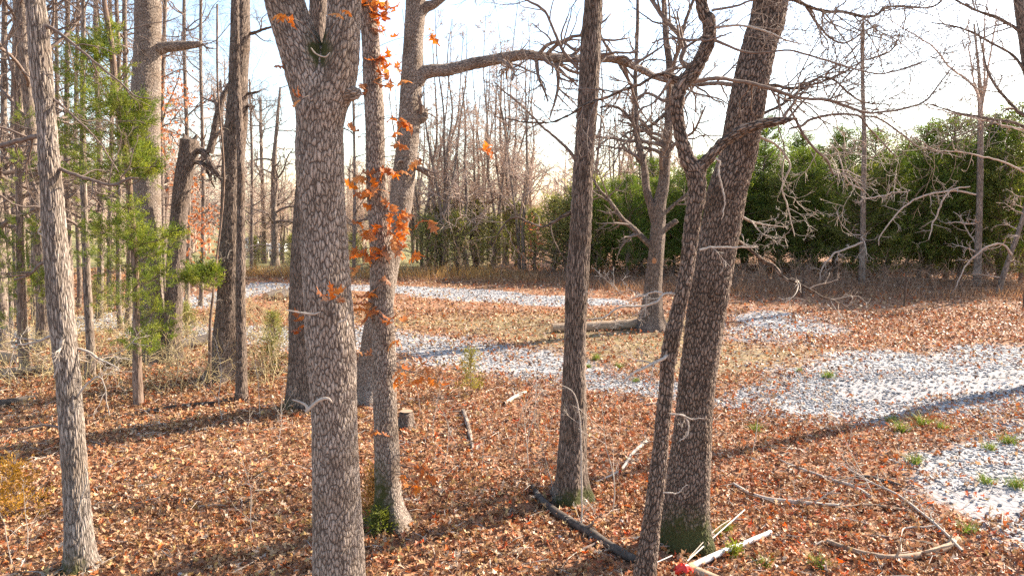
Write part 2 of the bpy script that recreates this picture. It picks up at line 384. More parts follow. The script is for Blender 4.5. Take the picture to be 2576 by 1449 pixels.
def axis(a, b, step, far):
    mid = np.arange(a, b, step); o, s = [b], step
    while o[-1] < far: s *= 1.25; o.append(o[-1] + s)
    l, s = [a], step
    while l[-1] > -far: s *= 1.25; l.append(l[-1] - s)
    return np.concatenate((np.array(l[1:])[::-1], mid, np.array(o)))
gx, gy = axis(-24, 24, 0.2, 900), axis(3, 42, 0.2, 900)
GX, GY = np.meshgrid(gx, gy)
GZ = terrain(GX, GY)
G, ISL, LAWN = zones(GX, GY); TRK = tracks(GX, GY)
GZ = GZ - 0.02 * TRK * G
nx, ny = len(gx), len(gy)
mb = MB()
ii = (np.arange(ny - 1)[:, None] * nx + np.arange(nx - 1)[None, :]).ravel()
mb.add(np.stack((GX, GY, GZ), -1).reshape(-1, 3), np.stack((ii, ii + 1, ii + nx + 1, ii + nx), 1),
       col=np.stack((G, ISL, LAWN), -1).reshape(-1, 3), ms=TRK.ravel())
m, t = newmat('ground')
tc = N(t, 'ShaderNodeTexCoord'); a = attr(t, 'col'); sx = N(t, 'ShaderNodeSeparateColor'); t.links.new(a.outputs['Color'], sx.inputs[0])
def nz(s, d=4.0, r=0.6):
    n = N(t, 'ShaderNodeTexNoise', i_Scale=s, i_Detail=d, i_Roughness=r); t.links.new(tc.outputs['Object'], n.inputs['Vector']); return n.outputs['Fac']
vo = N(t, 'ShaderNodeTexVoronoi', feature='F1', i_Scale=11.0); t.links.new(tc.outputs['Object'], vo.inputs['Vector'])
lr = ramp(t, [(0.0, (0.14, 0.07, 0.04)), (0.3, (0.30, 0.15, 0.08)), (0.6, (0.40, 0.22, 0.12)), (0.85, (0.30, 0.11, 0.05)), (1.0, (0.46, 0.30, 0.18))]); t.links.new(vo.outputs['Color'], lr.inputs[0])
dk = ramp(t, [(0.35, (0.5,) * 3), (0.6, (1, 1, 1))]); t.links.new(nz(7), dk.inputs[0])
leafc = mix(t, lr.outputs[0], dk.outputs[0], 1.0, 'MULTIPLY')
vg = N(t, 'ShaderNodeTexVoronoi', feature='F1', i_Scale=26.0); t.links.new(tc.outputs['Object'], vg.inputs['Vector'])
gr = ramp(t, [(0.0, (0.24, 0.225, 0.215)), (0.5, (0.36, 0.345, 0.335)), (1.0, (0.50, 0.48, 0.47))]); t.links.new(vg.outputs['Color'], gr.inputs[0])
gd = ramp(t, [(0.3, (0.6, 0.57, 0.55)), (0.55, (1, 1, 1))]); t.links.new(nz(9), gd.inputs[0])
grav = mix(t, gr.outputs[0], gd.outputs[0], 1.0, 'MULTIPLY')
trk = ramp(t, [(0.3, (0.27, 0.25, 0.245)), (0.7, (0.37, 0.35, 0.34))]); t.links.new(nz(6, 6, 0.7), trk.inputs[0])
tf = attr(t, 'moss'); grav = mix(t, grav, trk.outputs[0], tf.outputs['Fac'])
isr = ramp(t, [(0.3, (0.11, 0.085, 0.03)), (0.5, (0.24, 0.17, 0.085)), (0.7, (0.33, 0.22, 0.13))]); t.links.new(nz(5, 6, 0.7), isr.inputs[0])
c = mix(t, leafc, isr.outputs[0], sx.outputs[1])
lw = ramp(t, [(0.3, (0.15, 0.16, 0.05)), (0.7, (0.32, 0.25, 0.12))]); t.links.new(nz(1.5), lw.inputs[0])
c = mix(t, c, lw.outputs[0], sx.outputs[2])
ge = mathn(t, 'ADD', sx.outputs[0], mathn(t, 'MULTIPLY', mathn(t, 'SUBTRACT', nz(2.2, 6, 0.75), 0.5), 1.6))
gf = ramp(t, [(0.35, (0, 0, 0)), (0.6, (1, 1, 1))]); t.links.new(ge, gf.inputs[0])
c = mix(t, c, grav, gf.outputs[0])
b = N(t, 'ShaderNodeBump', i_Strength=0.9, i_Distance=0.03); t.links.new(mathn(t, 'ADD', mathn(t, 'MULTIPLY', vo.outputs['Distance'], 0.7), nz(12, 4, 0.7)), b.inputs['Height'])
out(t, prin(t, c, 0.95, b.outputs[0])); M['ground'] = m
tag(mb.build('ground', m), kind='structure')
# ------------------------------------------------------------------ leaves and scatter
def oak_leaf(seed=0, lobes=3):
    """lobed leaf, 1 m long, base at the origin along +y; mid-rib fan of quads"""
    r = np.random.default_rng(seed); k = lobes * 2 + 2
    y = np.linspace(0, 1, k); prof = np.sin(np.pi * np.clip(y * 0.86 + 0.1, 0, 1)) * 0.27
    wdt = np.where(np.arange(k) % 2 == 0, prof * 0.36, prof * 1.15); wdt[0] = 0.02; wdt[-1] = 0.03
    mid = np.stack((0 * y, y, 0 * y), 1)
    L = np.stack((-wdt * r.uniform(.85, 1.15, k), y + np.where(np.arange(k) % 2, .07, 0), 0 * y), 1)
    R = np.stack((wdt * r.uniform(.85, 1.15, k), y + np.where(np.arange(k) % 2, .07, 0), 0 * y), 1)
    V = np.vstack((mid, L, R)); Q = []
    for i in range(k - 1): Q += [(i, i + 1, k + i + 1, k + i), (i + 1, i, 2 * k + i, 2 * k + i + 1)]
    return V, np.array(Q)
def rotm(rng, n, tilt):
    a = rng.uniform(0, 2 * np.pi, n); b = rng.normal(0, tilt, n); c = rng.normal(0, tilt, n)
    ca, sa, cb, sb, cc, sc_ = np.cos(a), np.sin(a), np.cos(b), np.sin(b), np.cos(c), np.sin(c)
    Z = np.zeros(n); O = np.ones(n)
    Rz = np.stack((ca, -sa, Z, sa, ca, Z, Z, Z, O), 1).reshape(n, 3, 3)
    Rx = np.stack((O, Z, Z, Z, cb, -sb, Z, sb, cb), 1).reshape(n, 3, 3)
    Ry = np.stack((cc, Z, sc_, Z, O, Z, -sc_, Z, cc), 1).reshape(n, 3, 3)
    return Rz @ Rx @ Ry
def scatter(mb, rng, pos, V, Q, size, tilt, cols, curl=0.0, T=None, nonuni=None):
    n = len(pos)
    if n == 0: return
    K = np.repeat(V[None], n, 0).copy()
    if curl:
        cu = rng.normal(0, curl, n)[:, None]; fo = np.abs(rng.normal(0, curl * 0.8, n))[:, None]
        K[:, :, 2] += cu * (K[:, :, 1] - 0.5) ** 2 * 2 + fo * np.abs(K[:, :, 0]) * 1.6
        K[:, :, 0] *= rng.uniform(0.7, 1.25, n)[:, None]
    if nonuni is not None: K *= nonuni[:, None, :]
    K = np.einsum('nij,nkj->nki', rotm(rng, n, tilt), K * size[:, None, None]) + pos[:, None, :]
    k = V.shape[0]; off = (np.arange(n) * k)[:, None, None]
    q = (Q[None] + off).reshape(-1, 4) if Q is not None else None
    tt = (T[None] + off).reshape(-1, 3) if T is not None else None
    mb.add(K.reshape(-1, 3), q, tt, col=np.repeat(cols, k, 0))

LEAFPAL = np.array([(0.44, 0.27, 0.145), (0.54, 0.375, 0.25), (0.34, 0.17, 0.085), (0.36, 0.125, 0.055), (0.20, 0.095, 0.05), (0.60, 0.47, 0.35), (0.50, 0.16, 0.05), (0.12, 0.06, 0.036), (0.46, 0.30, 0.13)])
LEAFPAL = np.clip((LEAFPAL * 1.06 - LEAFPAL.mean(1, keepdims=True) * 0.06) * 1.15, .02, .8) * np.array((.97, .98, .98))
def leafcols(rng, n, x, y):
    red = smooth(-4, 3, x + 1.5 * fbm(x * .4, y * .4, 2.2, 2)); p = np.array([.25, .10, .24, .08, .14, .03, .04, .09, .11])
    pr = np.array([.15, .09, .21, .20, .13, .05, .09, .10, .02]); out_ = np.empty((n, 3)); u = rng.random(n)
    i0 = np.searchsorted(np.cumsum(p) / p.sum(), u); i1 = np.searchsorted(np.cumsum(pr) / pr.sum(), u)
    idx = np.where(rng.random(n) < red, i1, i0); out_ = LEAFPAL[np.clip(idx, 0, 8)] * rng.uniform(0.75, 1.2, (n, 1)); return out_
rng = np.random.default_rng(5)
def field(n, y0, y1, margin=2.5):
    y = np.sqrt(rng.uniform(y0 ** 2, y1 ** 2, n)); x = rng.uniform(-1, 1, n) * (0.74 * y + margin); return x, y
lit = MB()
for (y0, y1, n, lob, sz, tl) in ((4.5, 10.5, 52000, 2, .085, .5), (10.5, 17, 66000, 2, .088, .5), (17, 27, 60000, 1, .105, .55), (27, 46, 50000, 1, .13, .6)):
    x, y = field(n, y0, y1); g, isl, lawn = zones(x, y)
    cl = fbm(x * 0.7, y * 0.7, 6.1, 3)
    dens = np.clip(1.0 + 0.5 * cl, 0.3, 1) * (1 - 0.70 * g) * (1 - 0.5 * isl) * (1 - 0.85 * tracks(x, y)) * (1 - 0.7 * lawn)
    dens = dens * np.where((g > 0.4) & (cl < -0.05), 0.45, 1)
    k = rng.random(n) < dens; x, y = x[k], y[k]; nn = len(x)
    pos = np.stack((x, y, terrain(x, y) + rng.uniform(0.0, 0.055, nn)), 1)
    V, Q = oak_leaf(3 + lob, lob)
    if lob == 1: V, Q = np.array([(0, 0, 0), (0, 1, 0), (-.3, .55, .06), (.3, .5, .06)], float), np.array([(0, 3, 1, 2)])
    scatter(lit, rng, pos, V, Q, rng.uniform(0.5, 1.35, nn) * sz, tl, leafcols(rng, nn, x, y), 0.6)
tag(lit.build('leaf_litter', M['litter'], sm=False), 'brown and tan fallen oak leaves carpeting the ground', 'leaf litter', kind='stuff')

# gravel stones
st = MB()
SV = np.array([(-1, -1, -.6), (1, -.9, -.6), (.9, 1, -.6), (-.9, .9, -.6), (-.6, -.7, .5), (.7, -.5, .6), (.5, .7, .45), (-.7, .5, .6)], float) * 0.5
SQ = np.array([(4, 5, 6, 7), (0, 1, 5, 4), (1, 2, 6, 5), (2, 3, 7, 6), (3, 0, 4, 7)])
for (y0, y1, n, sz) in ((7, 12, 26000, .042), (12, 17, 52000, .048), (17, 24, 36000, .055), (24, 38, 40000, .075)):
    x, y = field(n, y0, y1); g, isl, lawn = zones(x, y); tk = tracks(x, y)
    k = rng.random(n) < np.clip(g * 1.15, 0.015, 1) * (1 - 0.85 * tk * (g > .3)) * np.clip(1.1 + 0.9 * fbm(x * 1.1, y * 1.1, 9.9, 2), .2, 1); x, y = x[k], y[k]; nn = len(x)
    sh = rng.uniform(0.28, 0.74, (nn, 1)) ** 1.4 * np.array([(.76, .73, .71)])
    scatter(st, rng, np.stack((x, y, terrain(x, y) + 0.006), 1), SV, SQ, rng.uniform(.5, 1.5, nn) * sz, .16, sh, nonuni=rng.uniform(.6, 1.3, (nn, 3)) * np.array((1, 1, .55)))
tag(st.build('gravel', M['stone'], sm=False), 'pale crushed limestone gravel spread over the drive and road', 'gravel', kind='stuff')

# grass: dry bank grass, short island turf
def blades(mb, rng, pos, h, wd, cols, lean=0.35):
    n = len(pos); a = rng.uniform(0, 2 * np.pi, n); l = rng.normal(0, lean, (n, 2)) * h[:, None]
    sidev = np.stack((np.cos(a), np.sin(a), 0 * a), 1) * wd[:, None]
    tip = pos + np.stack((l[:, 0], l[:, 1], h), 1); midp = pos + np.stack((l[:, 0] * .35, l[:, 1] * .35, h * .55), 1)
    V = np.stack((pos - sidev, pos + sidev, midp + sidev * .7, midp - sidev * .7, tip), 1).reshape(-1, 3)
    o = np.arange(n)[:, None] * 5
    mb.add(V, o + np.array([[0, 1, 2, 3]]), o + np.array([[3, 2, 4]]), col=np.repeat(cols, 5, 0))
gb = MB()
n = 60000; x = rng.uniform(-16, 30, n); y = rng.uniform(26, 41, n)
edge = np.interp(x, [-16, -8, -3, 2, 6, 10, 14, 22, 30], [38, 37.5, 37, 34.5, 31, 29.5, 29, 28, 27])
dd = y - edge; g, isl, lawn = zones(x, y)
k = (rng.random(n) < smooth(-0.3, 1.2, dd) * smooth(8.5, 4, dd) * (0.55 + 0.5 * fbm(x * .6, y * .6, 3.3, 2))) & (g < 0.3); x, y, dd = x[k], y[k], dd[k]; nn = len(x)
gold = smooth(3, -3, x)[:, None] * smooth(.2, 2, dd)[:, None]
cc = (1 - gold) * np.array([(0.30, 0.18, 0.115)]) + gold * np.array([(0.50, 0.31, 0.11)])
blades(gb, rng, np.stack((x, y, terrain(x, y)), 1), rng.uniform(.25, .75, nn) * (0.7 + .5 * gold[:, 0]), np.full(nn, .013), cc * rng.uniform(.7, 1.6, (nn, 1)))
tag(gb.build('dry_grass', M['grass'], sm=False), 'tall dry winter grass along the bank beyond the gravel road', 'grass', kind='stuff')
tb = MB()
x, y = field(60000, 9, 30); g, isl, lawn = zones(x, y)
k = rng.random(len(x)) < np.maximum(isl * np.clip(.5 + 1.3 * fbm(x * .8, y * .8, 7.2, 2), 0, 1), .012) * (1 - .8 * g); x, y = x[k], y[k]; nn = len(x)
gg = smooth(-.1, .5, fbm(x * .5, y * .5, 12.0, 2))[:, None]
cc = gg * np.array([(.15, .19, .04)]) + (1 - gg) * np.array([(.34, .25, .12)])
blades(tb, rng, np.stack((x, y, terrain(x, y)), 1), rng.uniform(.03, .10, nn), np.full(nn, .005), cc * rng.uniform(.7, 1.4, (nn, 1)), .6)
tag(tb.build('turf', M['grass'], sm=False), 'short thin winter turf between the drive and the gravel road', 'grass', kind='stuff')
# ------------------------------------------------------------------ branching growth
def grow(mb, rng, p, d, L, r, lev, spec, ends=None, r1=None):
    """crooked branch with side shoots; spec: per level (n_children, length ratio, angle, crook, lift)"""
    nseg = max(4, min(9, int(L / spec['seg']) + 3)); pts = [np.array(p, float)]; d = np.array(d, float); d /= np.linalg.norm(d)
    step = L / nseg; ds = [d]; J = rng.normal(0, spec['crook'], (nseg, 3)); J[:, 2] += spec['lift'] * step
    for i in range(nseg):
        d = d + J[i]
        d = d / math.sqrt(d[0] * d[0] + d[1] * d[1] + d[2] * d[2]); pts.append(pts[-1] + d * step); ds.append(d)
    pts = np.array(pts); rt = max(r * spec.get('taper', .3), spec['rmin']) if r1 is None else r1
    R = r + (rt - r) * np.arange(nseg + 1) / nseg
    tube(mb, pts, R, 6 if r > .02 else (4 if r > .007 else 3), cap=r > .01, seed=float(rng.random() * 5))
    if ends is not None and lev >= spec['levels'] - 1: ends.append((pts[-1], ds[-1])); ends.append((pts[nseg // 2], ds[nseg // 2]))
    if lev >= spec['levels']: return
    nc = spec['kids'][min(lev, len(spec['kids']) - 1)]; nc = max(1, int(nc * rng.uniform(.75, 1.25)))
    for j in range(nc):
        t = rng.uniform(spec.get('t0', .25), 1.0); i = min(nseg - 1, int(t * nseg)); f = t * nseg - i
        q = pts[i] * (1 - f) + pts[i + 1] * f; rr = (R[i] * (1 - f) + R[i + 1] * f)
        perp = rng.normal(0, 1, 3); perp -= ds[i] * perp.dot(ds[i]); perp /= np.linalg.norm(perp) + 1e-9
        an = math.radians(spec['ang']) * rng.uniform(.6, 1.35)
        grow(mb, rng, q, ds[i] * math.cos(an) + perp * math.sin(an), L * spec['ratio'] * rng.uniform(.6, 1.25) * (1.15 - .5 * t), max(rr * spec.get('rr', .6), spec['rmin']), lev + 1, spec, ends)

OAK = dict(seg=.25, crook=.20, lift=.05, levels=3, kids=(7, 5, 3), ratio=.5, ang=50, rmin=.0028, taper=.35)
FINE = dict(seg=.12, crook=.20, lift=.0, levels=2, kids=(5, 3), ratio=.5, ang=45, rmin=.0022, taper=.35)
SHORT = dict(seg=.10, crook=.22, lift=.0, levels=1, kids=(3,), ratio=.45, ang=50, rmin=.002, taper=.4)

def pxline(pts, Y, n=24, dy=None):
    """control points (u, v, width px) at distance Y (or per-point distances) -> xyz and radius"""
    rows = []
    for i, (u, v, wd) in enumerate(pts):
        yy = Y if np.isscalar(Y) else np.interp(i, np.linspace(0, len(pts) - 1, len(Y)), Y)
        p = at(u, v, yy); rows.append((*p, wd / 2 / FPX * depth(u, v, yy)))
    S = spline(np.array(rows), n); return S[:, :3], np.clip(S[:, 3], .0008, None)

def px_trunk(pts, Y=None, top=12.5, lean=None, ring=None):
    """trunk from pixel control points bottom -> top; carried down into the ground and up above the frame"""
    if Y is None: Y = gnd(pts[0][0], pts[0][1])[1]
    rows = [(*at(u, v, Y), wd / 2 / FPX * depth(u, v, Y)) for u, v, wd in pts]
    b = np.array(rows[0]); nx_ = np.array(rows[1])
    zg = float(terrain(b[0], b[1]))
    if b[2] > zg + .15:                                    # foot lies below the frame
        s = (nx_ - b) / (nx_[2] - b[2]); dz = b[2] - zg
        rows.insert(0, (b[0] - s[0] * dz * .6, b[1], zg, b[3] * (1.10 if dz > .5 else 1.0)))
    b = np.array(rows[0]); rows.insert(0, (b[0], b[1], zg - .25, b[3] * 1.03))
    if top:
        e, f_ = np.array(rows[-1]), np.array(rows[-3]); s = (e - f_) / max(e[2] - f_[2], .1); r = e[3]
        for k in (.35, .7, 1.0):
            dz = (top - e[2]) * k; rows.append((e[0] + s[0] * dz * .6 + .12 * math.sin(5 * k + e[0]), e[1] + .1 * math.cos(4 * k + e[0]), e[2] + dz, max(r * (1 - .8 * k), .02)))
    return np.array(rows), Y, zg

def mossy(cx, cy, zg, h, side=(-.6, -1), amt=1.0):
    sv = np.array(side, float); sv /= np.linalg.norm(sv)
    def f(V):
        d = V[:, :2] - np.array((cx, cy)); d /= np.linalg.norm(d, axis=1)[:, None] + 1e-6
        return amt * np.clip(.25 + .9 * (d @ sv), 0, 1) * np.clip(1 - (V[:, 2] - zg) / h, 0, 1)
    return f

def big_tree(name, label, pts, mat, Y=None, sides=56, top=12.5, flare=.45, lumps=.05, limbs=(), crown=14, seed=1, moss=None, res=.02, crown_z=None, cat='tree', crown_len=2.4, group=None):
    rows, Y, zg = px_trunk(pts, Y, top)
    root = empty(name, (rows[1][0], rows[1][1], zg)); tag(root, label, cat, group)
    L = np.linalg.norm(np.diff(rows[:, :3], axis=0), axis=1).sum()
    S = spline(rows, max(30, int(L / res)))
    mb = MB(); ms = None
    if moss: ms = mossy(rows[1][0], rows[1][1], zg, *moss)
    tube(mb, S[:, :3], S[:, 3], sides, flare, lumps, seed, ms, ground=zg)
    tr = mb.build('trunk', M[mat], root)
    r = np.random.default_rng(seed * 31 + 7)
    for lb in limbs:
        P, R = pxline(lb['p'], lb.get('Y', Y), lb.get('n', 40))
        P = P + np.cumsum(r.normal(0, .004, P.shape) * (lb.get('w', 1)), axis=0) * .6
        mb = MB(); big = R[0] > .03
        tube(mb, P, R, 20 if big else 7, lumps=.08, seed=r.random() * 4)
        lo = mb.build('limb', M[mat if big else lb.get('mat', 'twig')], root)
        tw = MB(); k = lb.get('tw', 6)
        for i in range(k):
            j = r.integers(int(len(P) * lb.get('from', .2)), len(P)); tv = P[min(j + 1, len(P) - 1)] - P[j - 1]; tv /= np.linalg.norm(tv) + 1e-9
            pv = r.normal(0, 1, 3); pv -= tv * pv.dot(tv); pv /= np.linalg.norm(pv)
            grow(tw, r, P[j], tv * .6 + pv * .9 + np.array((0, 0, lb.get('up', .15))), lb.get('tl', .5) * r.uniform(.5, 1.3), max(R[j] * .5, .003), 0, lb.get('spec', FINE))
        if tw.n or tw.pend: tw.build('twigs', M[lb.get('tmat', 'twig')], lo)
    if crown:
        cb = MB(); zs = S[:, 2]; z0 = crown_z if crown_z else max(S[0, 2] + 5.0, float(at(1288, 0, Y)[2]) + .4)
        idx = np.where(zs > z0)[0]
        for k in range(crown):
            if len(idx) == 0: break
            j = r.choice(idx); a = r.uniform(0, 2 * np.pi); d = np.array((math.cos(a), math.sin(a), r.uniform(.2, .9)))
            grow(cb, r, S[j, :3], d, crown_len * r.uniform(.6, 1.2), max(S[j, 3] * .45, .012), 0, OAK)
        if cb.n or cb.pend: cb.build('crown', M['twig'], root)
    return root, S, Y

# ------------------------------------------------------------------ the near trees
TA, SA, YA = big_tree('bare_tree', 'grey trunk at the far left, lit along its right side, with broken side twigs',
    [(205, 1428, 78), (202, 1395, 66), (188, 1197, 58), (175, 995, 57), (163, 879, 57), (146, 713, 60), (133, 514, 55), (126, 431, 50), (116, 299, 45), (103, 166, 50), (88, 0, 44)],
    'bark_grey', sides=60, flare=.25, lumps=.09, seed=2, moss=(.5, (-.3, -1), .7), res=.016,
    limbs=[dict(p=[(108, 65, 12), (140, 80, 9), (190, 120, 7), (240, 160, 6), (300, 210, 5), (340, 245, 4), (385, 253, 3)], tw=7, tl=.6, up=-.1),
           dict(p=[(118, 345, 14), (80, 345, 12), (40, 352, 12), (0, 363, 11), (-60, 380, 9)], tw=6, tl=.7),
           dict(p=[(150, 425, 10), (190, 440, 9), (240, 455, 8), (285, 462, 8), (320, 450, 7), (345, 446, 4)], tw=5, tl=.5),
           dict(p=[(120, 240, 7), (150, 265, 6), (200, 310, 5), (250, 360, 4), (300, 430, 3)], tw=5, tl=.5, up=-.2),
           dict(p=[(150, 660, 9), (110, 660, 8), (70, 690, 7), (30, 705, 5)], tw=4, tl=.5),
           dict(p=[(150, 845, 9), (120, 852, 8), (80, 870, 6), (40, 880, 4)], Y=7.6, tw=5, tl=.4, mat='twig_pale', tmat='twig_pale'),
           dict(p=[(175, 870, 8), (215, 880, 7), (260, 910, 5), (300, 930, 3)], Y=7.7, tw=5, tl=.45, mat='twig_pale', tmat='twig_pale'),
           dict(p=[(160, 850, 11), (155, 890, 10), (150, 915, 8), (140, 950, 4)], Y=7.55, tw=4, tl=.3, mat='twig_pale', tmat='twig_pale'),
           dict(p=[(150, 1075, 7), (110, 1072, 6), (60, 1080, 5), (32, 1092, 3)], tw=3, tl=.3),
           dict(p=[(195, 1000, 6), (225, 960, 5), (260, 950, 3), (280, 1040, 2.5)], Y=7.6, tw=3, tl=.3, mat='twig_pale', tmat='twig_pale'),
           dict(p=[(195, 1290, 4), (215, 1215, 3.5), (210, 1170, 2.5)], Y=7.5, tw=1, tl=.2, mat='twig_pale'),
           dict(p=[(125, 560, 8), (100, 585, 6), (130, 600, 5), (112, 640, 4)], Y=7.55, tw=2, tl=.3, mat='twig_pale')])

# forked foreground tree
YB = 5.6
rowsB, _, zgB = px_trunk([(852, 1449, 131), (846, 1197, 119), (841, 1029, 114), (834, 879, 122), (822, 713, 115), (812, 514, 113), (806, 440, 121), (805, 332, 124), (808, 282, 145), (812, 232, 174), (812, 166, 206), (810, 120, 212)], YB, None)
TB = empty('forked_tree', (rowsB[1][0], rowsB[1][1], zgB)); tag(TB, 'largest pale-barked trunk in the foreground, forking into two at the top', 'tree')
mb = MB()
def fork_tree():
    S = spline(rowsB, 330); tube(mb, S[:, :3], S[:, 3] * np.interp(np.arange(330), [0, 286, 302, 316, 329], [1, 1, .86, .58, .2]), 110, .3, .055, 3.0, mossy(S[0, 0], YB, S[0, 2], .6))
    for arm in ([(800, 300, 100), (790, 232, 118), (772, 166, 114), (749, 100, 106), (730, 50, 101), (715, 0, 98), (688, -90, 92)],
                [(815, 300, 90), (832, 232, 112), (850, 166, 106), (861, 100, 92), (865, 50, 86), (866, 0, 84), (872, -90, 78)]):
        P, R = pxline(arm, YB, 90); e = P[-1]; dv = P[-1] - P[-8]; dv /= np.linalg.norm(dv)
        ext = np.array([(*e, R[-1]), (*(e + dv * 1.6 + (0, .1, .1)), R[-1] * .8), (*(e + dv * 3.2 + (.2, .2, .5)), R[-1] * .5), (*(e + dv * 4.8 + (.1, .3, 1.0)), R[-1] * .2)])
        X = spline(np.vstack((np.column_stack((P[::12], R[::12]))[:-1], ext)), 260)
        tube(mb, X[:, :3], X[:, 3], 84, 0, .035, 5.0 + arm[0][0] * .01,
             lambda V: np.clip(1 - np.abs(V[:, 2] - at(812, 130, YB)[2]) / .28, 0, 1) * np.clip(1 - np.abs(V[:, 0] - at(812, 130, YB)[0]) / .16, 0, 1) * 1.0)
        yield X
armsB = list(fork_tree())
P, R = pxline([(850, 238, 60), (880, 236, 44), (898, 234, 30), (908, 232, 12)], YB - .03, 12); tube(mb, P, R, 30, 0, .08, 2.0)
mb.build('trunk', M['bark_white_oak'], TB)
cb = MB(); r = np.random.default_rng(8)
for X in armsB:
    for k in range(9):
        j = r.integers(150, 258); a = r.uniform(0, 6.28)
        grow(cb, r, X[j, :3], (math.cos(a), math.sin(a), .5), 2.2 * r.uniform(.6, 1.2), max(X[j, 3] * .35, .012), 0, OAK)
cb.build('crown', M['twig'], TB)
tw = MB()
for pts, yy in (([(770, 1035, 11), (800, 1008, 9), (825, 1002, 7), (835, 1012, 3)], 5.35), ([(735, 1005, 3), (752, 1010, 5), (768, 1018, 7), (775, 1030, 10)], 5.35), ([(850, 812, 4), (868, 805, 4), (876, 785, 3)], 5.3),
                ([(720, 780, 3), (760, 787, 5), (790, 790, 6), (806, 784, 3)], 5.2), ([(782, 121, 3), (795, 136, 4), (818, 144, 4), (830, 133, 2)], 5.2)):
    P, R = pxline(pts, yy, 14); tube(tw, P, R, 6)
tw.build('twigs', M['twig_pale'], TB)

TC, SCt, YC = big_tree('bare_tree', 'grey trunk half hidden behind the left edge of the forked tree',
    [(756, 1022, 72), (758, 940, 66), (760, 850, 66), (764, 700, 70), (772, 514, 64), (788, 300, 58), (797, 60, 46), (800, 0, 44)], 'bark_ridged', sides=44, flare=.22, seed=4, moss=(.5, (-1, -.6), .6))  # darker bark chosen here: the trunk's shade is put into its colour

TD, SD, YD = big_tree('leafy_oak', 'slim trunk with clusters of orange dead leaves right of the forked tree',
    [(981, 1322, 84), (978, 1270, 66), (976, 1230, 62), (971, 1096, 60), (966, 879, 58), (960, 746, 58), (961, 647, 60), (951, 514, 56), (945, 431, 49), (943, 299, 50), (937, 199, 47), (932, 100, 45), (924, 0, 42)],
    'bark_white_oak', sides=72, flare=.55, seed=5, lumps=.06, moss=(1.3, (-.8, -.6), 1.1), res=.016, crown=10)

EL = [(1045, 205, 48), (1062, 187, 38), (1085, 181, 33), (1130, 176, 31), (1200, 158, 29), (1245, 149, 27), (1311, 136, 27), (1360, 140, 24), (1411, 141, 22), (1457, 144, 21), (1520, 143, 20), (1560, 150, 20), (1610, 166, 19), (1643, 182, 17), (1690, 196, 14), (1740, 203, 12), (1800, 203, 11), (1842, 207, 11), (1890, 213, 10), (1939, 218, 9), (1989, 230, 8)]
TE, SE, YE = big_tree('limbed_oak', 'tall trunk throwing one long level limb to the right across the sky',
    [(926, 1004, 92), (935, 930, 72), (952, 800, 66), (975, 660, 62), (1003, 545, 58), (1013, 465, 60), (1021, 398, 56), (1031, 299, 57), (1035, 199, 55), (1040, 100, 51), (1047, 0, 50)],
    'bark_white_oak', sides=56, flare=.5, seed=6, lumps=.06, moss=(.5, (-1, -.6), .5),
    limbs=[dict(p=EL, n=150, tw=34, tl=1.4, up=-.05, spec=dict(OAK, levels=2, kids=(6, 4)), w=1.5),
           dict(p=[(1050, 40, 34), (1070, 20, 28), (1095, 8, 22), (1130, -20, 18), (1200, -70, 12)], tw=6, tl=1.0),
           dict(p=[(1040, 300, 40), (1060, 296, 30), (1072, 290, 20), (1078, 288, 8)], tw=3, tl=.5),
           dict(p=[(1030, 425, 30), (1045, 412, 22), (1056, 408, 10)], tw=3, tl=.5)])

TF, SF, YF = big_tree('bare_tree', 'straight dark ridged trunk standing alone in the middle of the picture',
    [(1435, 1258, 88), (1436, 1220, 75), (1437, 1163, 71), (1442, 1063, 66), (1444, 962, 60), (1446, 879, 57), (1450, 746, 58), (1458, 614, 55), (1464, 481, 53), (1468, 398, 51), (1476, 299, 53), (1482, 199, 53), (1487, 100, 51), (1494, 0, 46)],
    'bark_ridged', sides=80, flare=.34, seed=7, lumps=.045, moss=(.35, (.5, -1), 1.3), res=.014,
    limbs=[dict(p=[(1457, 176, 9), (1421, 135, 9), (1408, 110, 8), (1388, 60, 7), (1368, 23, 7), (1328, 0, 6), (1280, -30, 5)], tw=9, tl=.8),
           dict(p=[(1446, 398, 9), (1418, 362, 8), (1391, 338, 7), (1358, 309, 6), (1325, 272, 5), (1278, 232, 4), (1245, 202, 3)], tw=10, tl=.8, up=-.1),
           dict(p=[(1436, 535, 12), (1415, 545, 9), (1390, 560, 7), (1365, 568, 6), (1330, 555, 6), (1300, 542, 6), (1275, 555, 5), (1250, 590, 4)], tw=8, tl=.6, up=-.15),
           dict(p=[(1500, 285, 5), (1515, 305, 5), (1520, 335, 4), (1510, 358, 3)], tw=4, tl=.4, mat='twig_pale'),
           dict(p=[(1455, 205, 5), (1425, 190, 5), (1405, 178, 4), (1390, 160, 3)], tw=4, tl=.4),
           dict(p=[(1462, 1430, 2), (1462, 1300, 5), (1460, 1160, 5), (1456, 1063, 4), (1440, 990, 3), (1400, 962, 2)], Y=8.6, tw=8, tl=.35, mat='twig_pale', tmat='twig_pale')])

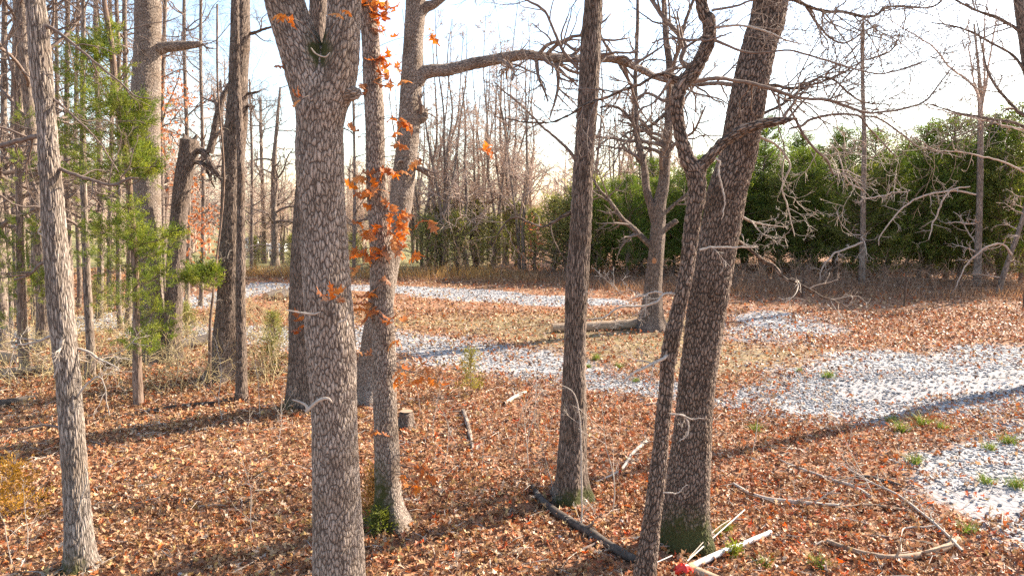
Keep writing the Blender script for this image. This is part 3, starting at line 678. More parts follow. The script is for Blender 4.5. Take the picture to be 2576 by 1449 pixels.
# thin crooked tree in front of the big oak
YG = 7.0
TG, SG, _ = big_tree('crooked_tree', 'thin crooked trunk leaning in front of the big dark oak, with a broken limb',
    [(1622, 1449, 55), (1637, 1331, 48), (1654, 1197, 42), (1667, 1063, 38), (1677, 962, 36), (1680, 912, 40), (1691, 846, 43), (1706, 780, 38), (1727, 680, 37), (1739, 581, 40), (1753, 481, 44), (1748, 431, 47), (1728, 398, 39), (1711, 332, 32), (1703, 265, 33), (1714, 216, 38), (1743, 182, 38), (1766, 143, 35), (1783, 100, 35), (1783, 50, 33), (1763, 0, 30)],
    'bark_black_oak', Y=YG, sides=56, flare=.1, seed=9, lumps=.07, res=.014, top=9.5, crown=8,
    limbs=[dict(p=[(1752, 440, 40), (1770, 412, 32), (1789, 392, 28), (1826, 358, 27), (1859, 338, 28), (1890, 324, 28), (1915, 316, 26), (1960, 309, 22), (2008, 300, 5)], Y=(YG, YG - .25), n=60, tw=2, tl=.3),
           dict(p=[(1712, 205, 20), (1660, 189, 10), (1610, 212, 9), (1560, 229, 9), (1527, 246, 9), (1477, 265, 8), (1444, 289, 7), (1394, 312, 6), (1334, 312, 5), (1245, 295, 3)], Y=(YG, YG - .3), tw=14, tl=.6, mat='twig_pale', up=-.1),
           dict(p=[(1790, 100, 9), (1829, 116, 7), (1875, 133, 6), (1932, 133, 5), (1985, 128, 5), (2038, 141, 5), (2105, 159, 5), (2171, 176, 4), (2218, 182, 4), (2261, 171, 4), (2320, 153, 3), (2407, 123, 2)], Y=(YG, YG - .4), tw=20, tl=.7),
           dict(p=[(1790, 30, 7), (1840, 22, 6), (1892, 7, 5), (1960, -10, 4)], tw=5, tl=.5),
           dict(p=[(1788, 70, 8), (1806, 68, 7), (1859, 63, 6), (1932, 76, 5), (1980, 95, 4), (2050, 108, 2)], Y=(YG, YG - .3), tw=7, tl=.5, mat='twig_pale'),
           dict(p=[(1730, 200, 16), (1750, 205, 12), (1809, 199, 11), (1846, 203, 9), (1939, 222, 10), (1982, 239, 9), (2028, 252, 8), (2088, 256, 8), (2128, 269, 7), (2178, 289, 7), (2221, 289, 6), (2271, 282, 5), (2330, 262, 5), (2370, 212, 4), (2400, 179, 3)], Y=(YG, YG + .9), n=90, tw=40, tl=.9),
           dict(p=[(1743, 182, 10), (1715, 150, 12), (1723, 113, 14), (1706, 83, 13), (1670, 43, 12), (1637, 0, 11), (1600, -60, 9)], Y=(YG, YG + .3), tw=10, tl=.6),
           dict(p=[(1700, 741, 8), (1670, 740, 7), (1643, 763, 6), (1603, 770, 6), (1560, 773, 5), (1517, 800, 4), (1474, 806, 2)], Y=(YG, YG - .3), tw=6, tl=.35, mat='twig_pale', tmat='twig_pale'),
           dict(p=[(1665, 738, 6), (1640, 737, 5), (1610, 747, 4), (1567, 758, 2)], Y=YG - .2, tw=4, tl=.3, mat='twig_pale', tmat='twig_pale'),
           dict(p=[(1693, 883, 12), (1666, 902, 9), (1627, 922, 8), (1593, 936, 6), (1560, 966, 3)], Y=(YG, YG - .4), tw=5, tl=.3, mat='twig_pale', tmat='twig_pale'),
           dict(p=[(1690, 1042, 4), (1718, 1045, 4), (1729, 1066, 4), (1728, 1095, 3), (1706, 1112, 2)], Y=YG - .2, tw=2, tl=.2, mat='twig_pale', tmat='twig_pale'),
           dict(p=[(1685, 1040, 4), (1720, 1044, 4), (1745, 1053, 3), (1772, 1054, 2)], Y=YG - .2, tw=2, tl=.2, mat='twig_pale'),
           dict(p=[(1668, 1240, 4), (1690, 1238, 4), (1706, 1236, 3), (1732, 1214, 2)], Y=YG - .2, tw=1, tl=.15, mat='twig_pale'),
           dict(p=[(1760, 630, 6), (1800, 625, 5), (1850, 625, 5), (1905, 622, 3)], Y=YG - .3, tw=3, tl=.25, mat='twig_pale', tmat='twig_pale'),
           dict(p=[(1800, 400, 6), (1812, 410, 5), (1808, 440, 5), (1822, 500, 4), (1820, 540, 3), (1815, 560, 2)], Y=YG - .35, tw=2, tl=.2, mat='twig_pale'),
           dict(p=[(1690, 200, 8), (1672, 225, 7), (1655, 250, 6), (1640, 262, 5), (1615, 275, 5), (1605, 300, 4), (1600, 330, 3), (1570, 370, 3), (1545, 420, 2)], Y=YG - .1, tw=8, tl=.5, up=-.1),
           dict(p=[(1640, 110, 4), (1680, 96, 5), (1720, 100, 6), (1770, 100, 6), (1800, 96, 5), (1840, 80, 3)], Y=YG - .2, tw=10, tl=.45)])

TI, SI, YI = big_tree('leaning_oak', 'thick dark leaning oak trunk with blocky bark and mossy foot',
    [(1722, 1368, 126), (1724, 1310, 110), (1727, 1264, 106), (1736, 1163, 100), (1744, 1063, 93), (1753, 962, 93), (1765, 879, 95), (1778, 780, 96), (1793, 680, 98), (1812, 581, 98), (1829, 481, 97), (1854, 398, 92), (1871, 299, 92), (1891, 199, 88), (1914, 100, 85), (1939, 0, 86)],
    'bark_black_oak', sides=110, flare=.36, seed=10, lumps=.04, moss=(.75, (-.2, -1), 1.25), res=.014, crown=12,
    limbs=[dict(p=[(1945, 10, 20), (1989, 0, 12), (2028, 17, 9), (2075, 30, 9), (2121, 32, 8), (2164, 46, 8), (2201, 40, 7), (2218, 25, 7), (2254, 20, 6), (2337, 22, 5), (2367, 3, 4)], Y=(8.8, 9.3), tw=26, tl=1.0),
           dict(p=[(2028, 17, 7), (2052, 56, 6), (2088, 93, 5), (2121, 106, 5), (2141, 103, 4), (2181, 76, 4), (2214, 63, 3)], Y=9.0, tw=14, tl=.8),
           dict(p=[(1900, 295, 14), (1922, 285, 9), (1972, 259, 8), (2022, 219, 8), (2062, 206, 7), (2115, 183, 6), (2171, 153, 5), (2231, 133, 5), (2257, 103, 4), (2261, 80, 3)], Y=(8.8, 9.4), tw=26, tl=.9),
           dict(p=[(1905, 225, 14), (1950, 218, 9), (2000, 226, 8), (2065, 199, 6), (2105, 209, 5), (2164, 256, 5), (2237, 269, 4)], Y=(8.8, 9.2), tw=22, tl=.8),
           dict(p=[(1985, 325, 5), (2015, 317, 7), (2038, 302, 7), (2088, 292, 7), (2138, 292, 6), (2164, 295, 6), (2181, 315, 5), (2214, 352, 4), (2241, 382, 4), (2261, 398, 2)], Y=8.5, tw=8, tl=.6, up=-.2, tmat='twig_pale'),
           dict(p=[(1985, 270, 4), (2002, 305, 7), (2022, 342, 7), (2048, 375, 6), (2078, 402, 6), (2095, 435, 5), (2128, 435, 4), (2160, 470, 3), (2190, 500, 2)], Y=8.4, tw=9, tl=.6, up=-.2, tmat='twig_pale'),
           dict(p=[(2164, 295, 5), (2205, 297, 5), (2264, 332, 5), (2307, 365, 4), (2354, 378, 3), (2420, 392, 2)], Y=8.8, tw=14, tl=.8),
           dict(p=[(1890, 335, 12), (1916, 345, 7), (1949, 362, 6), (1972, 385, 6), (1989, 418, 5), (1980, 440, 5), (1968, 474, 4), (1982, 520, 4), (1991, 555, 3), (2000, 592, 2)], Y=8.5, tw=8, tl=.4, up=-.2, mat='twig_pale', tmat='twig_pale'),
           dict(p=[(1835, 600, 16), (1865, 612, 11), (1889, 634, 10), (1916, 657, 10), (1945, 670, 9), (1972, 702, 8), (1999, 710, 8), (2038, 733, 7), (2065, 750, 6), (2088, 755, 6), (2128, 776, 4), (2154, 796, 2)], Y=(8.7, 8.2), tw=8, tl=.35, mat='twig_pale', tmat='twig_pale', up=-.1),
           dict(p=[(1850, 540, 8), (1890, 560, 6), (1930, 572, 4), (1965, 580, 2)], Y=8.5, tw=6, tl=.4, up=-.3, mat='twig_pale', tmat='twig_pale')])

TH, SH, YH = big_tree('bare_tree', 'dark branching tree beside the fallen log, with a reddish pruning scar',
    [(1637, 830, 66), (1638, 805, 54), (1639, 780, 49), (1644, 713, 42), (1650, 647, 39), (1655, 581, 38), (1659, 514, 34), (1669, 465, 28), (1675, 398, 26), (1681, 332, 23), (1685, 265, 21), (1684, 166, 18), (1676, 100, 16), (1670, 0, 13)],
    'bark_ridged', sides=40, flare=.45, seed=11, lumps=.06, top=13, res=.03, crown_z=4.5, crown=16,
    limbs=[dict(p=[(1648, 560, 24), (1640, 521, 22), (1627, 481, 20), (1620, 415, 18), (1603, 348, 16), (1600, 299, 14), (1597, 199, 11), (1602, 100, 10), (1603, 0, 8), (1600, -80, 6)], n=60, tw=16, tl=1.2, from_=.2),
           dict(p=[(1648, 625, 18), (1630, 612, 16), (1593, 575, 14), (1564, 548, 12), (1530, 500, 9), (1510, 478, 7), (1480, 430, 5)], tw=12, tl=1.3),
           dict(p=[(1662, 585, 18), (1680, 570, 16), (1698, 556, 14), (1702, 553, 12)], tw=1, tl=.3),
           dict(p=[(1662, 545, 12), (1690, 520, 9), (1720, 495, 7), (1750, 470, 5)], tw=6, tl=1.0, mat='twig_pale'),
           dict(p=[(1686, 200, 12), (1696, 160, 11), (1710, 110, 10), (1723, 56, 9), (1743, 0, 8)], tw=8, tl=1.2),
           dict(p=[(1680, 280, 9), (1650, 305, 8), (1620, 330, 6), (1590, 330, 5), (1560, 350, 3)], tw=6, tl=.9),
           dict(p=[(1601, 318, 9), (1570, 280, 8), (1540, 265, 7), (1510, 268, 5)], tw=6, tl=.9),
           dict(p=[(1600, 230, 9), (1580, 200, 8), (1560, 165, 8), (1535, 130, 8), (1515, 100, 6), (1500, 60, 4)], tw=6, tl=.9)])
mb = MB(); c0 = at(1648, 657, YH - .22); V, Tt = [c0 + (0, -.05, 0)], []
for k in range(14): a = k / 14 * 2 * math.pi; V.append(c0 + (math.cos(a) * .10, 0.0, math.sin(a) * .13))
for k in range(14): Tt.append((0, 1 + (k + 1) % 14, 1 + k))
mb.add(V, None, Tt); tag(mb.build('pruning_scar', M['scar_wood'], TH), 'reddish brown healed pruning scar')
# ------------------------------------------------------------------ trees on the left
TJ, SJ, YJ = big_tree('stubbed_oak', 'thick trunk behind the green cedar with a short broken branch stub',
    [(378, 905, 82), (376, 850, 72), (372, 700, 66), (371, 560, 64), (370, 465, 64), (367, 300, 68), (368, 200, 68), (372, 100, 63), (372, 0, 63)], 'bark_white_oak', sides=44, flare=.35, seed=12, moss=(1.6, (-1, -.6), .6), res=.03,
    limbs=[dict(p=[(385, 125, 40), (402, 122, 32), (420, 118, 27), (450, 115, 24), (480, 112, 20), (507, 110, 14)], n=24, tw=2, tl=.5)])
TK, SK, YK = big_tree('broken_snag', 'broken-topped dead trunk with splintered limbs hanging from its top',
    [(430, 905, 54), (433, 850, 46), (437, 780, 43), (443, 647, 43), (453, 514, 41), (465, 431, 43), (474, 385, 46), (477, 352, 44)], 'bark_ridged', sides=40, flare=.35, seed=13, top=None, crown=0, res=.03, lumps=.1,
    limbs=[dict(p=[(490, 375, 20), (515, 385, 18), (530, 410, 16), (545, 430, 14), (560, 455, 10)], n=20, tw=4, tl=.5, mat='dead_wood'),
           dict(p=[(478, 405, 14), (500, 408, 12), (520, 418, 11), (545, 435, 10), (558, 445, 7)], n=20, tw=5, tl=.5),
           dict(p=[(527, 385, 20), (535, 350, 19), (545, 300, 18), (560, 250, 16), (572, 225, 12), (585, 200, 8)], n=24, tw=5, tl=.8),
           dict(p=[(512, 408, 9), (525, 440, 7), (541, 472, 4)], n=12, tw=2, tl=.3),
           dict(p=[(470, 360, 16), (466, 345, 10), (462, 335, 4)], n=8, tw=0), dict(p=[(484, 360, 16), (492, 345, 9), (496, 338, 3)], n=8, tw=0)])
TL, SL, YL = big_tree('bare_tree', 'tall twiggy trunk with a thin stem hugging its right side',
    [(566, 955, 84), (568, 900, 66), (570, 840, 62), (576, 747, 58), (579, 647, 56), (582, 514, 53), (587, 398, 55), (595, 299, 55), (600, 199, 48), (605, 100, 50), (606, 0, 46)], 'bark_ridged', sides=48, flare=.4, seed=14, res=.025, lumps=.06,
    limbs=[dict(p=[(618, 88, 12), (640, 82, 8), (675, 70, 6), (700, 60, 4)], tw=5, tl=.7),
           dict(p=[(612, 238, 10), (630, 236, 8), (655, 230, 4)], tw=3, tl=.4), dict(p=[(612, 262, 16), (628, 265, 9), (640, 268, 4)], tw=3, tl=.4)])
tw = MB(); r = np.random.default_rng(3)
for k in range(150):
    j = r.integers(60, len(SL) - 60); a = r.uniform(0, 6.28); d = np.array((math.cos(a), math.sin(a), r.uniform(-.2, .6)))
    grow(tw, r, SL[j, :3] + d * SL[j, 3] * .9, d, r.uniform(.15, .45), .0035, 0, SHORT)
tw.build('twigs', M['twig_pale'], TL)
big_tree('bare_tree', 'thin secondary stem pressed against the right side of the tall twiggy trunk',
    [(608, 1006, 30), (607, 880, 27), (605, 747, 24), (606, 600, 22), (606, 450, 19), (602, 300, 17), (597, 199, 15), (594, 0, 14)], 'bark_ridged', sides=24, flare=.2, seed=15, res=.03, crown=5)

# near cedar on the left: trunk, branches and feathery sprays
def sprays(mb, rng, C, D, nb, size, cols, spread=.9, wd=.16):
    """C: spray centres, D: outward directions; nb blades fan from each"""
    n = len(C); C = np.repeat(C, nb, 0); D = np.repeat(D, nb, 0); cols = np.repeat(cols, nb, 0); k = n * nb
    d = D + rng.normal(0, spread, (k, 3)) * .6; d /= np.linalg.norm(d, axis=1)[:, None]
    s = rng.normal(0, 1, (k, 3)); s -= d * (s * d).sum(1)[:, None]; s /= np.linalg.norm(s, axis=1)[:, None]
    l = (np.repeat(size, nb) if np.ndim(size) else size) * rng.uniform(.6, 1.3, k); p = C + D * (rng.uniform(-1.2, 1.2, k) * l)[:, None] + rng.normal(0, .5, (k, 3)) * l[:, None]
    V = np.stack((p, p + d * (l * .5)[:, None] + s * (l * wd)[:, None], p + d * l[:, None], p + d * (l * .5)[:, None] - s * (l * wd)[:, None]), 1).reshape(-1, 3)
    mb.add(V, np.arange(k)[:, None] * 4 + np.array([[0, 1, 2, 3]]), col=np.repeat(cols * rng.uniform(.7, 1.3, (k, 1)), 4, 0))
r = np.random.default_rng(21)
def px_cedar(label, trunk, clumps, Y, seed, colr=(.13, .18, .035)):
    r = np.random.default_rng(seed)
    rows, _, zg = px_trunk(trunk, Y, 8.0); root = empty('cedar_tree', (rows[1][0], rows[1][1], zg)); tag(root, label, 'tree')
    S = spline(rows, 120); mb = MB(); tube(mb, S[:, :3], S[:, 3], 16, .3, .08, seed); mb.build('trunk', M['bark_cedar'], root)
    br, fo = MB(), MB()
    for (u, v, rad, dens) in clumps:
        yy = Y + r.normal(0, .35); c = at(u, v, yy); rm = rad / FPX * yy
        j = np.argmin(np.abs(S[:, 2] - (c[2] - .25))); b = S[j, :3]; mid = (b + c) / 2 + (0, 0, -.06)
        X = spline(np.array((b, mid, c, c + (c - mid) * .5)), 12); tube(br, X, np.linspace(.012, .004, 12), 5)
        n = int(40 * dens); P = c + r.normal(0, 1, (n, 3)) * rm * np.array((.8, .8, .5))
        dv = P - X[6]; dv /= np.linalg.norm(dv, axis=1)[:, None] + 1e-6; dv = dv + np.array((0, 0, .25))
        for q in P[::4]: tube(br, np.array((X[r.integers(5, 11)], q)), np.array((.005, .002)), 3, cap=False)
        y_ = r.random((n, 1)) ** 1.5; cc = np.array(colr) * (1 - y_) + np.array((.34, .34, .07)) * y_
        sprays(fo, r, P, dv, 50, np.full(n, .052), cc, .9, .11)
    br.build('branches', M['bark_cedar'], root); fo.build('foliage', M['needle'], root, sm=False)
    return root
rc = np.random.default_rng(77)
cl = [(235, 150, 38, 1.2), (190, 185, 34, 1.1), (255, 120, 26, 1), (275, 75, 18, .8), (270, 100, 16, .7), (225, 120, 24, .8), (265, 215, 34, 1), (215, 235, 34, .8), (250, 262, 34, 1.2), (300, 265, 30, 1.2), (340, 285, 32, 1.4), (360, 262, 22, 1), (335, 310, 24, 1), (200, 300, 34, .7), (180, 345, 36, .7),
      (240, 330, 34, .8), (330, 345, 26, 1), (350, 385, 28, 1.2), (365, 372, 18, 1), (372, 430, 30, 1.3), (350, 410, 24, 1), (225, 390, 36, .8), (280, 400, 36, .8), (190, 430, 34, .7), (240, 440, 34, .6), (300, 440, 30, .7),
      (320, 510, 30, .9), (330, 560, 30, 1), (372, 590, 30, 1), (330, 600, 34, 1.1), (280, 575, 34, .9), (230, 575, 30, .7), (380, 630, 30, 1.1), (415, 615, 26, .8), (440, 585, 22, .7), (260, 640, 36, .9), (300, 670, 34, .8), (345, 700, 30, .9), (400, 690, 26, .8), (345, 745, 28, .7), (395, 775, 24, .7), (300, 740, 30, .6), (345, 830, 30, .6), (400, 830, 30, .8), (370, 870, 26, .6), (335, 850, 26, .5)]
px_cedar('bright green cedar with feathery sprays left of the stubbed trunk', [(345, 925, 22), (343, 800, 17), (338, 640, 16), (325, 470, 15), (308, 330, 14), (292, 239, 13), (284, 150, 15), (275, 80, 13), (262, 0, 11)], cl, 14.2, 31)
px_cedar('short cedar branch of green sprays beside the tall twiggy trunk', [(528, 850, 8), (530, 800, 7), (536, 740, 6), (540, 690, 5)], [(505, 680, 26, 1.3), (520, 700, 24, 1.2), (485, 690, 20, 1), (535, 680, 14, .8), (470, 700, 16, .7)], 15.5, 32, (.12, .17, .03))
px_cedar('young cedar behind the grey left trunk with thin olive foliage', [(60, 900, 24), (55, 760, 20), (50, 600, 17), (46, 430, 14), (40, 250, 10)],
         [(60, 560, 30, .7), (30, 610, 34, .8), (95, 580, 30, .7), (55, 680, 36, 1), (90, 735, 36, 1), (30, 720, 34, .9), (20, 470, 30, .5), (75, 400, 30, .5), (60, 300, 26, .4), (110, 700, 26, .8), (10, 800, 30, .6), (15, 650, 30, .8)], 17, 33)

def plain_tree(label, pts, seed, mat='bark_far', crown=8, Y=None, group=None, name='bare_tree', top=12, cz=None):
    return big_tree(name, label, pts, mat, Y=Y, sides=18, flare=.2, lumps=.09, seed=seed, res=.12, top=top, crown=crown, crown_z=cz, group=group)
RANK0 = []
GW = 'bare trunks in the woods on the left'
LW = 'slender sunlit trunk in the bare woods behind the left cedars'
for i, (u0, v0, w0, u1, w1, lab) in enumerate(((5, 890, 34, -40, 24, 'dark trunk cut by the left picture edge'), (22, 850, 18, 8, 12, None), (62, 862, 24, 40, 16, None), (112, 872, 34, 58, 22, 'shaded trunk just behind the grey trunk at far left'),
        (226, 955, 22, 205, 9, 'thin pale stem standing bare between the grey left trunk and the cedar'), (305, 830, 13, 292, 9, None), (322, 822, 15, 318, 10, None), (178, 830, 14, 168, 10, None), (90, 815, 13, 84, 9, None), (250, 800, 16, 246, 11, None), (410, 800, 14, 412, 9, None),
        (140, 790, 12, 138, 8, None), (505, 770, 11, 510, 7, None), (38, 790, 12, 34, 8, None), (280, 780, 12, 276, 8, None), (470, 765, 12, 468, 8, None), (198, 775, 11, 192, 8, None))):
    mid = [(u0 + (u1 - u0) * t + 5 * math.sin(i * 2.1 + t * 5), v0 * (1 - t), w0 + (w1 - w0) * t) for t in (0, .08, .3, .55, .8, 1)]
    mid[0] = (u0, v0, w0 * 1.15)
    RANK0.append(plain_tree(lab or LW, mid, 40 + i, crown=16, group=None if lab else GW, cz=2.8)[0])
plain_tree('left one of two dark far trees seen beyond the gravel road, near the white truck', [(664, 662, 13), (664, 600, 11), (662, 500, 10), (658, 400, 8), (655, 250, 6)], 61, crown=22, top=8, cz=1.5)
plain_tree('stout right one of two dark far trees beyond the gravel road, near the white truck', [(692, 668, 22), (692, 640, 18), (690, 570, 16), (688, 500, 14), (690, 400, 11), (698, 300, 8), (705, 220, 5)], 62, crown=24, top=9, cz=2.2)
for i, (u, v) in enumerate(((632, 690), (560, 700), (890, 690))):
    plain_tree('thin russet-leaved bare tree scattered beyond the gravel road', [(u, v, 9), (u + 2, v * .6, 7), (u - 4, v * .3, 4)], 70 + i, crown=26, top=9, cz=1.4, group='russet trees beyond the road')
# ------------------------------------------------------------------ background trees (shared meshes, one object each)
POLE = dict(seg=.5, crook=.09, lift=.10, levels=2, kids=(8, 4), ratio=.45, ang=38, rmin=.007, taper=.3)
WIDE = dict(seg=.5, crook=.16, lift=.04, levels=2, kids=(9, 5), ratio=.48, ang=48, rmin=.007, taper=.3)
def bare_variant(i, H, r0, stems, first, nb, blen, spec):
    r = np.random.default_rng(200 + i); tr, cr = MB(), MB()
    for s in range(stems):
        a = r.uniform(0, 6.28); sp = 0 if stems == 1 else r.uniform(.05, .16)
        z0 = 0 if s == 0 or stems < 3 else r.uniform(.5, 2.2)
        rows = [(0, 0, -.2, r0), (0, 0, z0, r0 * .95)] + [(math.cos(a) * sp * H * t + r.normal(0, .1), math.sin(a) * sp * H * t + r.normal(0, .1), z0 + (H - z0) * t * r.uniform(.94, 1), max(r0 * (1 - .85 * t) * (.8 if stems > 1 else 1), .012)) for t in (.2, .4, .6, .8, 1.0)]
        S = spline(np.array(rows), 30); tube(tr, S[:, :3], S[:, 3], 8, .3 if s == 0 else 0, .06, s + i)
        for k in range(nb // stems + 1):
            j = int(r.uniform(first, .97) * 29); aa = r.uniform(0, 6.28); t = j / 29
            grow(cr, r, S[j, :3], (math.cos(aa), math.sin(aa), r.uniform(.3, 1.2)), blen * r.uniform(.6, 1.3) * (1.25 - t), max(S[j, 3] * .45, .012), 0, spec)
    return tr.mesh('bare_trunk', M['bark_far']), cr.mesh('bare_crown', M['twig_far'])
BV = [bare_variant(0, 11.5, .11, 1, .25, 26, 2.3, POLE), bare_variant(1, 10.5, .10, 5, .25, 34, 2.0, POLE), bare_variant(2, 13, .14, 1, .3, 28, 2.8, WIDE), bare_variant(3, 9.5, .07, 7, .2, 34, 1.7, POLE), bare_variant(4, 12, .09, 2, .25, 26, 2.2, POLE), bare_variant(5, 9, .13, 1, .2, 26, 2.6, WIDE), bare_variant(6, 10, .12, 3, .12, 40, 3.0, WIDE), bare_variant(7, 11, .10, 2, .15, 36, 3.2, dict(WIDE, crook=.2, lift=.0))]
RANK = []
def bg_tree(vi, x, y, rz, sc, label, group):
    o = empty('bare_tree', onz(x, y)); o.rotation_euler = (0, 0, rz); o.scale = (sc,) * 3; tag(o, label, 'tree', group); RANK.append(o)
    link('trunk', BV[vi][0], o); link('crown', BV[vi][1], o); return o
r = np.random.default_rng(90)
for i in range(34):
    u = 1040 + 430 * (i + r.uniform(-.4, .4)) / 34 if i < 24 else 1475 + 260 * (i - 24 + r.uniform(-.4, .4)) / 10
    y = r.uniform(42, 56) if i < 24 else r.uniform(46, 56); x = (u - 1288) / FPX * y
    bg_tree(int(r.integers(0, 6)), x, y, r.uniform(0, 6.28), r.uniform(.95, 1.4), 'bare upright young tree in the thicket behind the gravel road', 'bare young trees behind the road')
for i in range(16):
    y = r.uniform(50, 62); x = (r.uniform(620, 1050) - 1288) / FPX * y
    bg_tree(int(r.choice((2, 5, 6, 7))), x, y, r.uniform(0, 6.28), r.uniform(.6, .9), 'pale bare tree standing far off beyond the lawn', 'far bare trees beyond the lawn')
for i in range(18):
    y = r.uniform(31, 56); x = (r.uniform(-260, 600) - 1288) / FPX * y
    bg_tree(int(r.choice((2, 5, 6, 7))), x, y, r.uniform(0, 6.28), r.uniform(.9, 1.25), 'tall bare tree deep in the woods on the left', 'bare trees deep in the left woods')
# far woods: one mass at the horizon
fw = MB()
for i in range(260):
    y = r.uniform(68, 120); x = r.uniform(-1, 1) * (y * .8 + 5); z = float(terrain(x, y)); H = r.uniform(6, 10)
    tube(fw, np.array(((x, y, z - .2), (x + r.normal(0, .2), y, z + H * .5), (x + r.normal(0, .4), y, z + H))), np.array((.16, .10, .03)), 4, cap=False)
    for k in range(40):
        t = r.uniform(.12, 1); p = np.array((x, y, z + H * t)); a = r.uniform(0, 6.28); L = r.uniform(.8, 2.6); d = np.array((math.cos(a) * L, math.sin(a) * L, L * r.uniform(.2, .9)))
        tube(fw, np.array((p, p + d * .5 + r.normal(0, .12, 3), p + d)), np.array((.04, .028, .018)), 3, cap=False)
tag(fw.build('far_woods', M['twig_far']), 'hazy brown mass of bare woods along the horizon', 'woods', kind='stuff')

# cedars
def cedar_variant(i, H, W, n_sp, nb, size, base=.08, c0=(.085, .13, .024), c1=(.26, .29, .06)):
    r = np.random.default_rng(300 + i); tr, fo = MB(), MB()
    z = np.linspace(-.2, H, 12); P = np.stack((r.normal(0, .05, 12), r.normal(0, .05, 12), z), 1); tube(tr, P, np.linspace(.13, .02, 12), 8, .2)
    nbr = 120; C, D, S_ = [], [], []
    for k in range(nbr):
        t = base + (1 - base) * (k / nbr) ** .9; a = k * 2.39996 + r.normal(0, .3)
        prof = ((1 - t) ** .48 if H > 5 else (1 - t) ** .7) * min(1, .6 + t * 1.8); L = W * prof * r.uniform(.45, 1.35) * (1 + .45 * math.sin(a * 2 + i) * math.sin(t * 7 + i * 2)) + .12
        b = np.array((0, 0, H * t * .95)); d = np.array((math.cos(a), math.sin(a), r.uniform(.15, .75))); d /= np.linalg.norm(d)
        X = np.array((b, b + d * L * .5 - (0, 0, .04), b + d * L)); tube(tr, X, np.array((.03, .018, .006)), 4, cap=False)
        m_ = max(3, int(n_sp / nbr * (.4 + prof) * 1.4))
        tt = r.uniform(.25, 1.05, m_) ** .8
        C.append(b + d * (tt * L)[:, None] + r.normal(0, .14, (m_, 3)) * (.4 + L * .4)); D.append(np.repeat(d[None], m_, 0) + np.array((0, 0, .35)))
    C, D = np.vstack(C), np.vstack(D); n = len(C); y_ = r.random((n, 1)) ** 2
    cc = np.array(c0) * (1 - y_) + np.array(c1) * y_
    sprays(fo, r, C, D, nb, np.full(n, size), cc, 1.0, .12)
    return tr.mesh('cedar_trunk', M['bark_cedar']), fo.mesh('cedar_crown', M['needle'], sm=False)
CV = [cedar_variant(0, 7.9, 2.9, 1150, 17, .14, .05), cedar_variant(1, 7.0, 2.7, 1000, 17, .14, .05, (.10, .135, .03), (.30, .31, .07)), cedar_variant(2, 8.6, 2.6, 1100, 17, .14, .10, (.075, .12, .022), (.22, .27, .05)), cedar_variant(3, 6.2, 2.8, 1000, 17, .14, .05, (.11, .13, .035), (.30, .29, .08)), cedar_variant(4, 3.6, 1.7, 190, 11, .15, .06, (.26, .26, .09), (.38, .35, .13))]
def bg_cedar(vi, x, y, rz, sc, label, group=None):
    o = empty('cedar_tree', onz(x, y)); o.rotation_euler = (0, 0, rz); o.scale = (sc, sc, sc * 1.0); tag(o, label, 'tree', group); RANK.append(o)
    link('trunk', CV[vi][0], o); link('crown', CV[vi][1], o)
r = np.random.default_rng(91)
row = [(1505, 40, .62), (1545, 41, .72), (1580, 39, .68), (1615, 41, .74), (1655, 40, .7), (1700, 41, .78), (1745, 40, .8), (1790, 42, .8), (1835, 40, .82), (1880, 41, .78), (1925, 40, .84), (1965, 39, .8), (2010, 40, .9), (2055, 38, .86), (2100, 39, .92), (2145, 37, .86), (2190, 38, .96), (2240, 36, .9), (2290, 37, 1.0), (2335, 36, .92), (2385, 36, 1.0), (2430, 35, .95), (2480, 36, 1.02), (2530, 34, .95), (2580, 35, 1.05)]
for i, (u, y, s) in enumerate(row):
    bg_cedar(i % 4, (u - 1288) / FPX * y, y + r.normal(0, .5), r.uniform(0, 6.28), s * r.uniform(.86, 1.1), 'dense dark green cedar in the row behind the fence on the right', 'cedar row behind the fence')
for i in range(22):
    u = 1640 + 46 * i; y = r.uniform(42, 47)
    bg_cedar(int(r.integers(0, 4)), (u - 1288) / FPX * y, y, r.uniform(0, 6.28), r.uniform(.85, 1.15) * (1 if u > 1850 else .8), 'dark green cedar half hidden behind the front cedar row', 'cedars behind the front row')
for i, (u, y, s) in enumerate(((1075, 42, .7), (1110, 44, .85), (1150, 42, .75), (1195, 45, .9), (1240, 43, .7), (1300, 46, .9), (1345, 43, .8), (1395, 42, .95), (1425, 41, .9), (1460, 41, 1.1), (1480, 42, 1.2))):
    bg_cedar(4, (u - 1288) / FPX * y, y, r.uniform(0, 6.28), s * 1.3, 'low young cedar among the bare trees behind the gravel road', 'young cedars behind the road')
for i, (u, y, s) in enumerate(((640, 46, .55), (735, 44, .6), (890, 47, .6))):
    bg_cedar(4, (u - 1288) / FPX * y, y, r.uniform(0, 6.28), s, 'small round cedar at the edge of the far lawn', 'small cedars by the far lawn')
for i, (u, v, s) in enumerate(((470, 850, .3), (690, 880, .3), (255, 800, .4))):
    p = gnd(u, v); bg_cedar(4, p[0], p[1], r.uniform(0, 6.28), s, 'low olive cedar seedling among the left trunks', 'cedar seedlings among the left trunks')

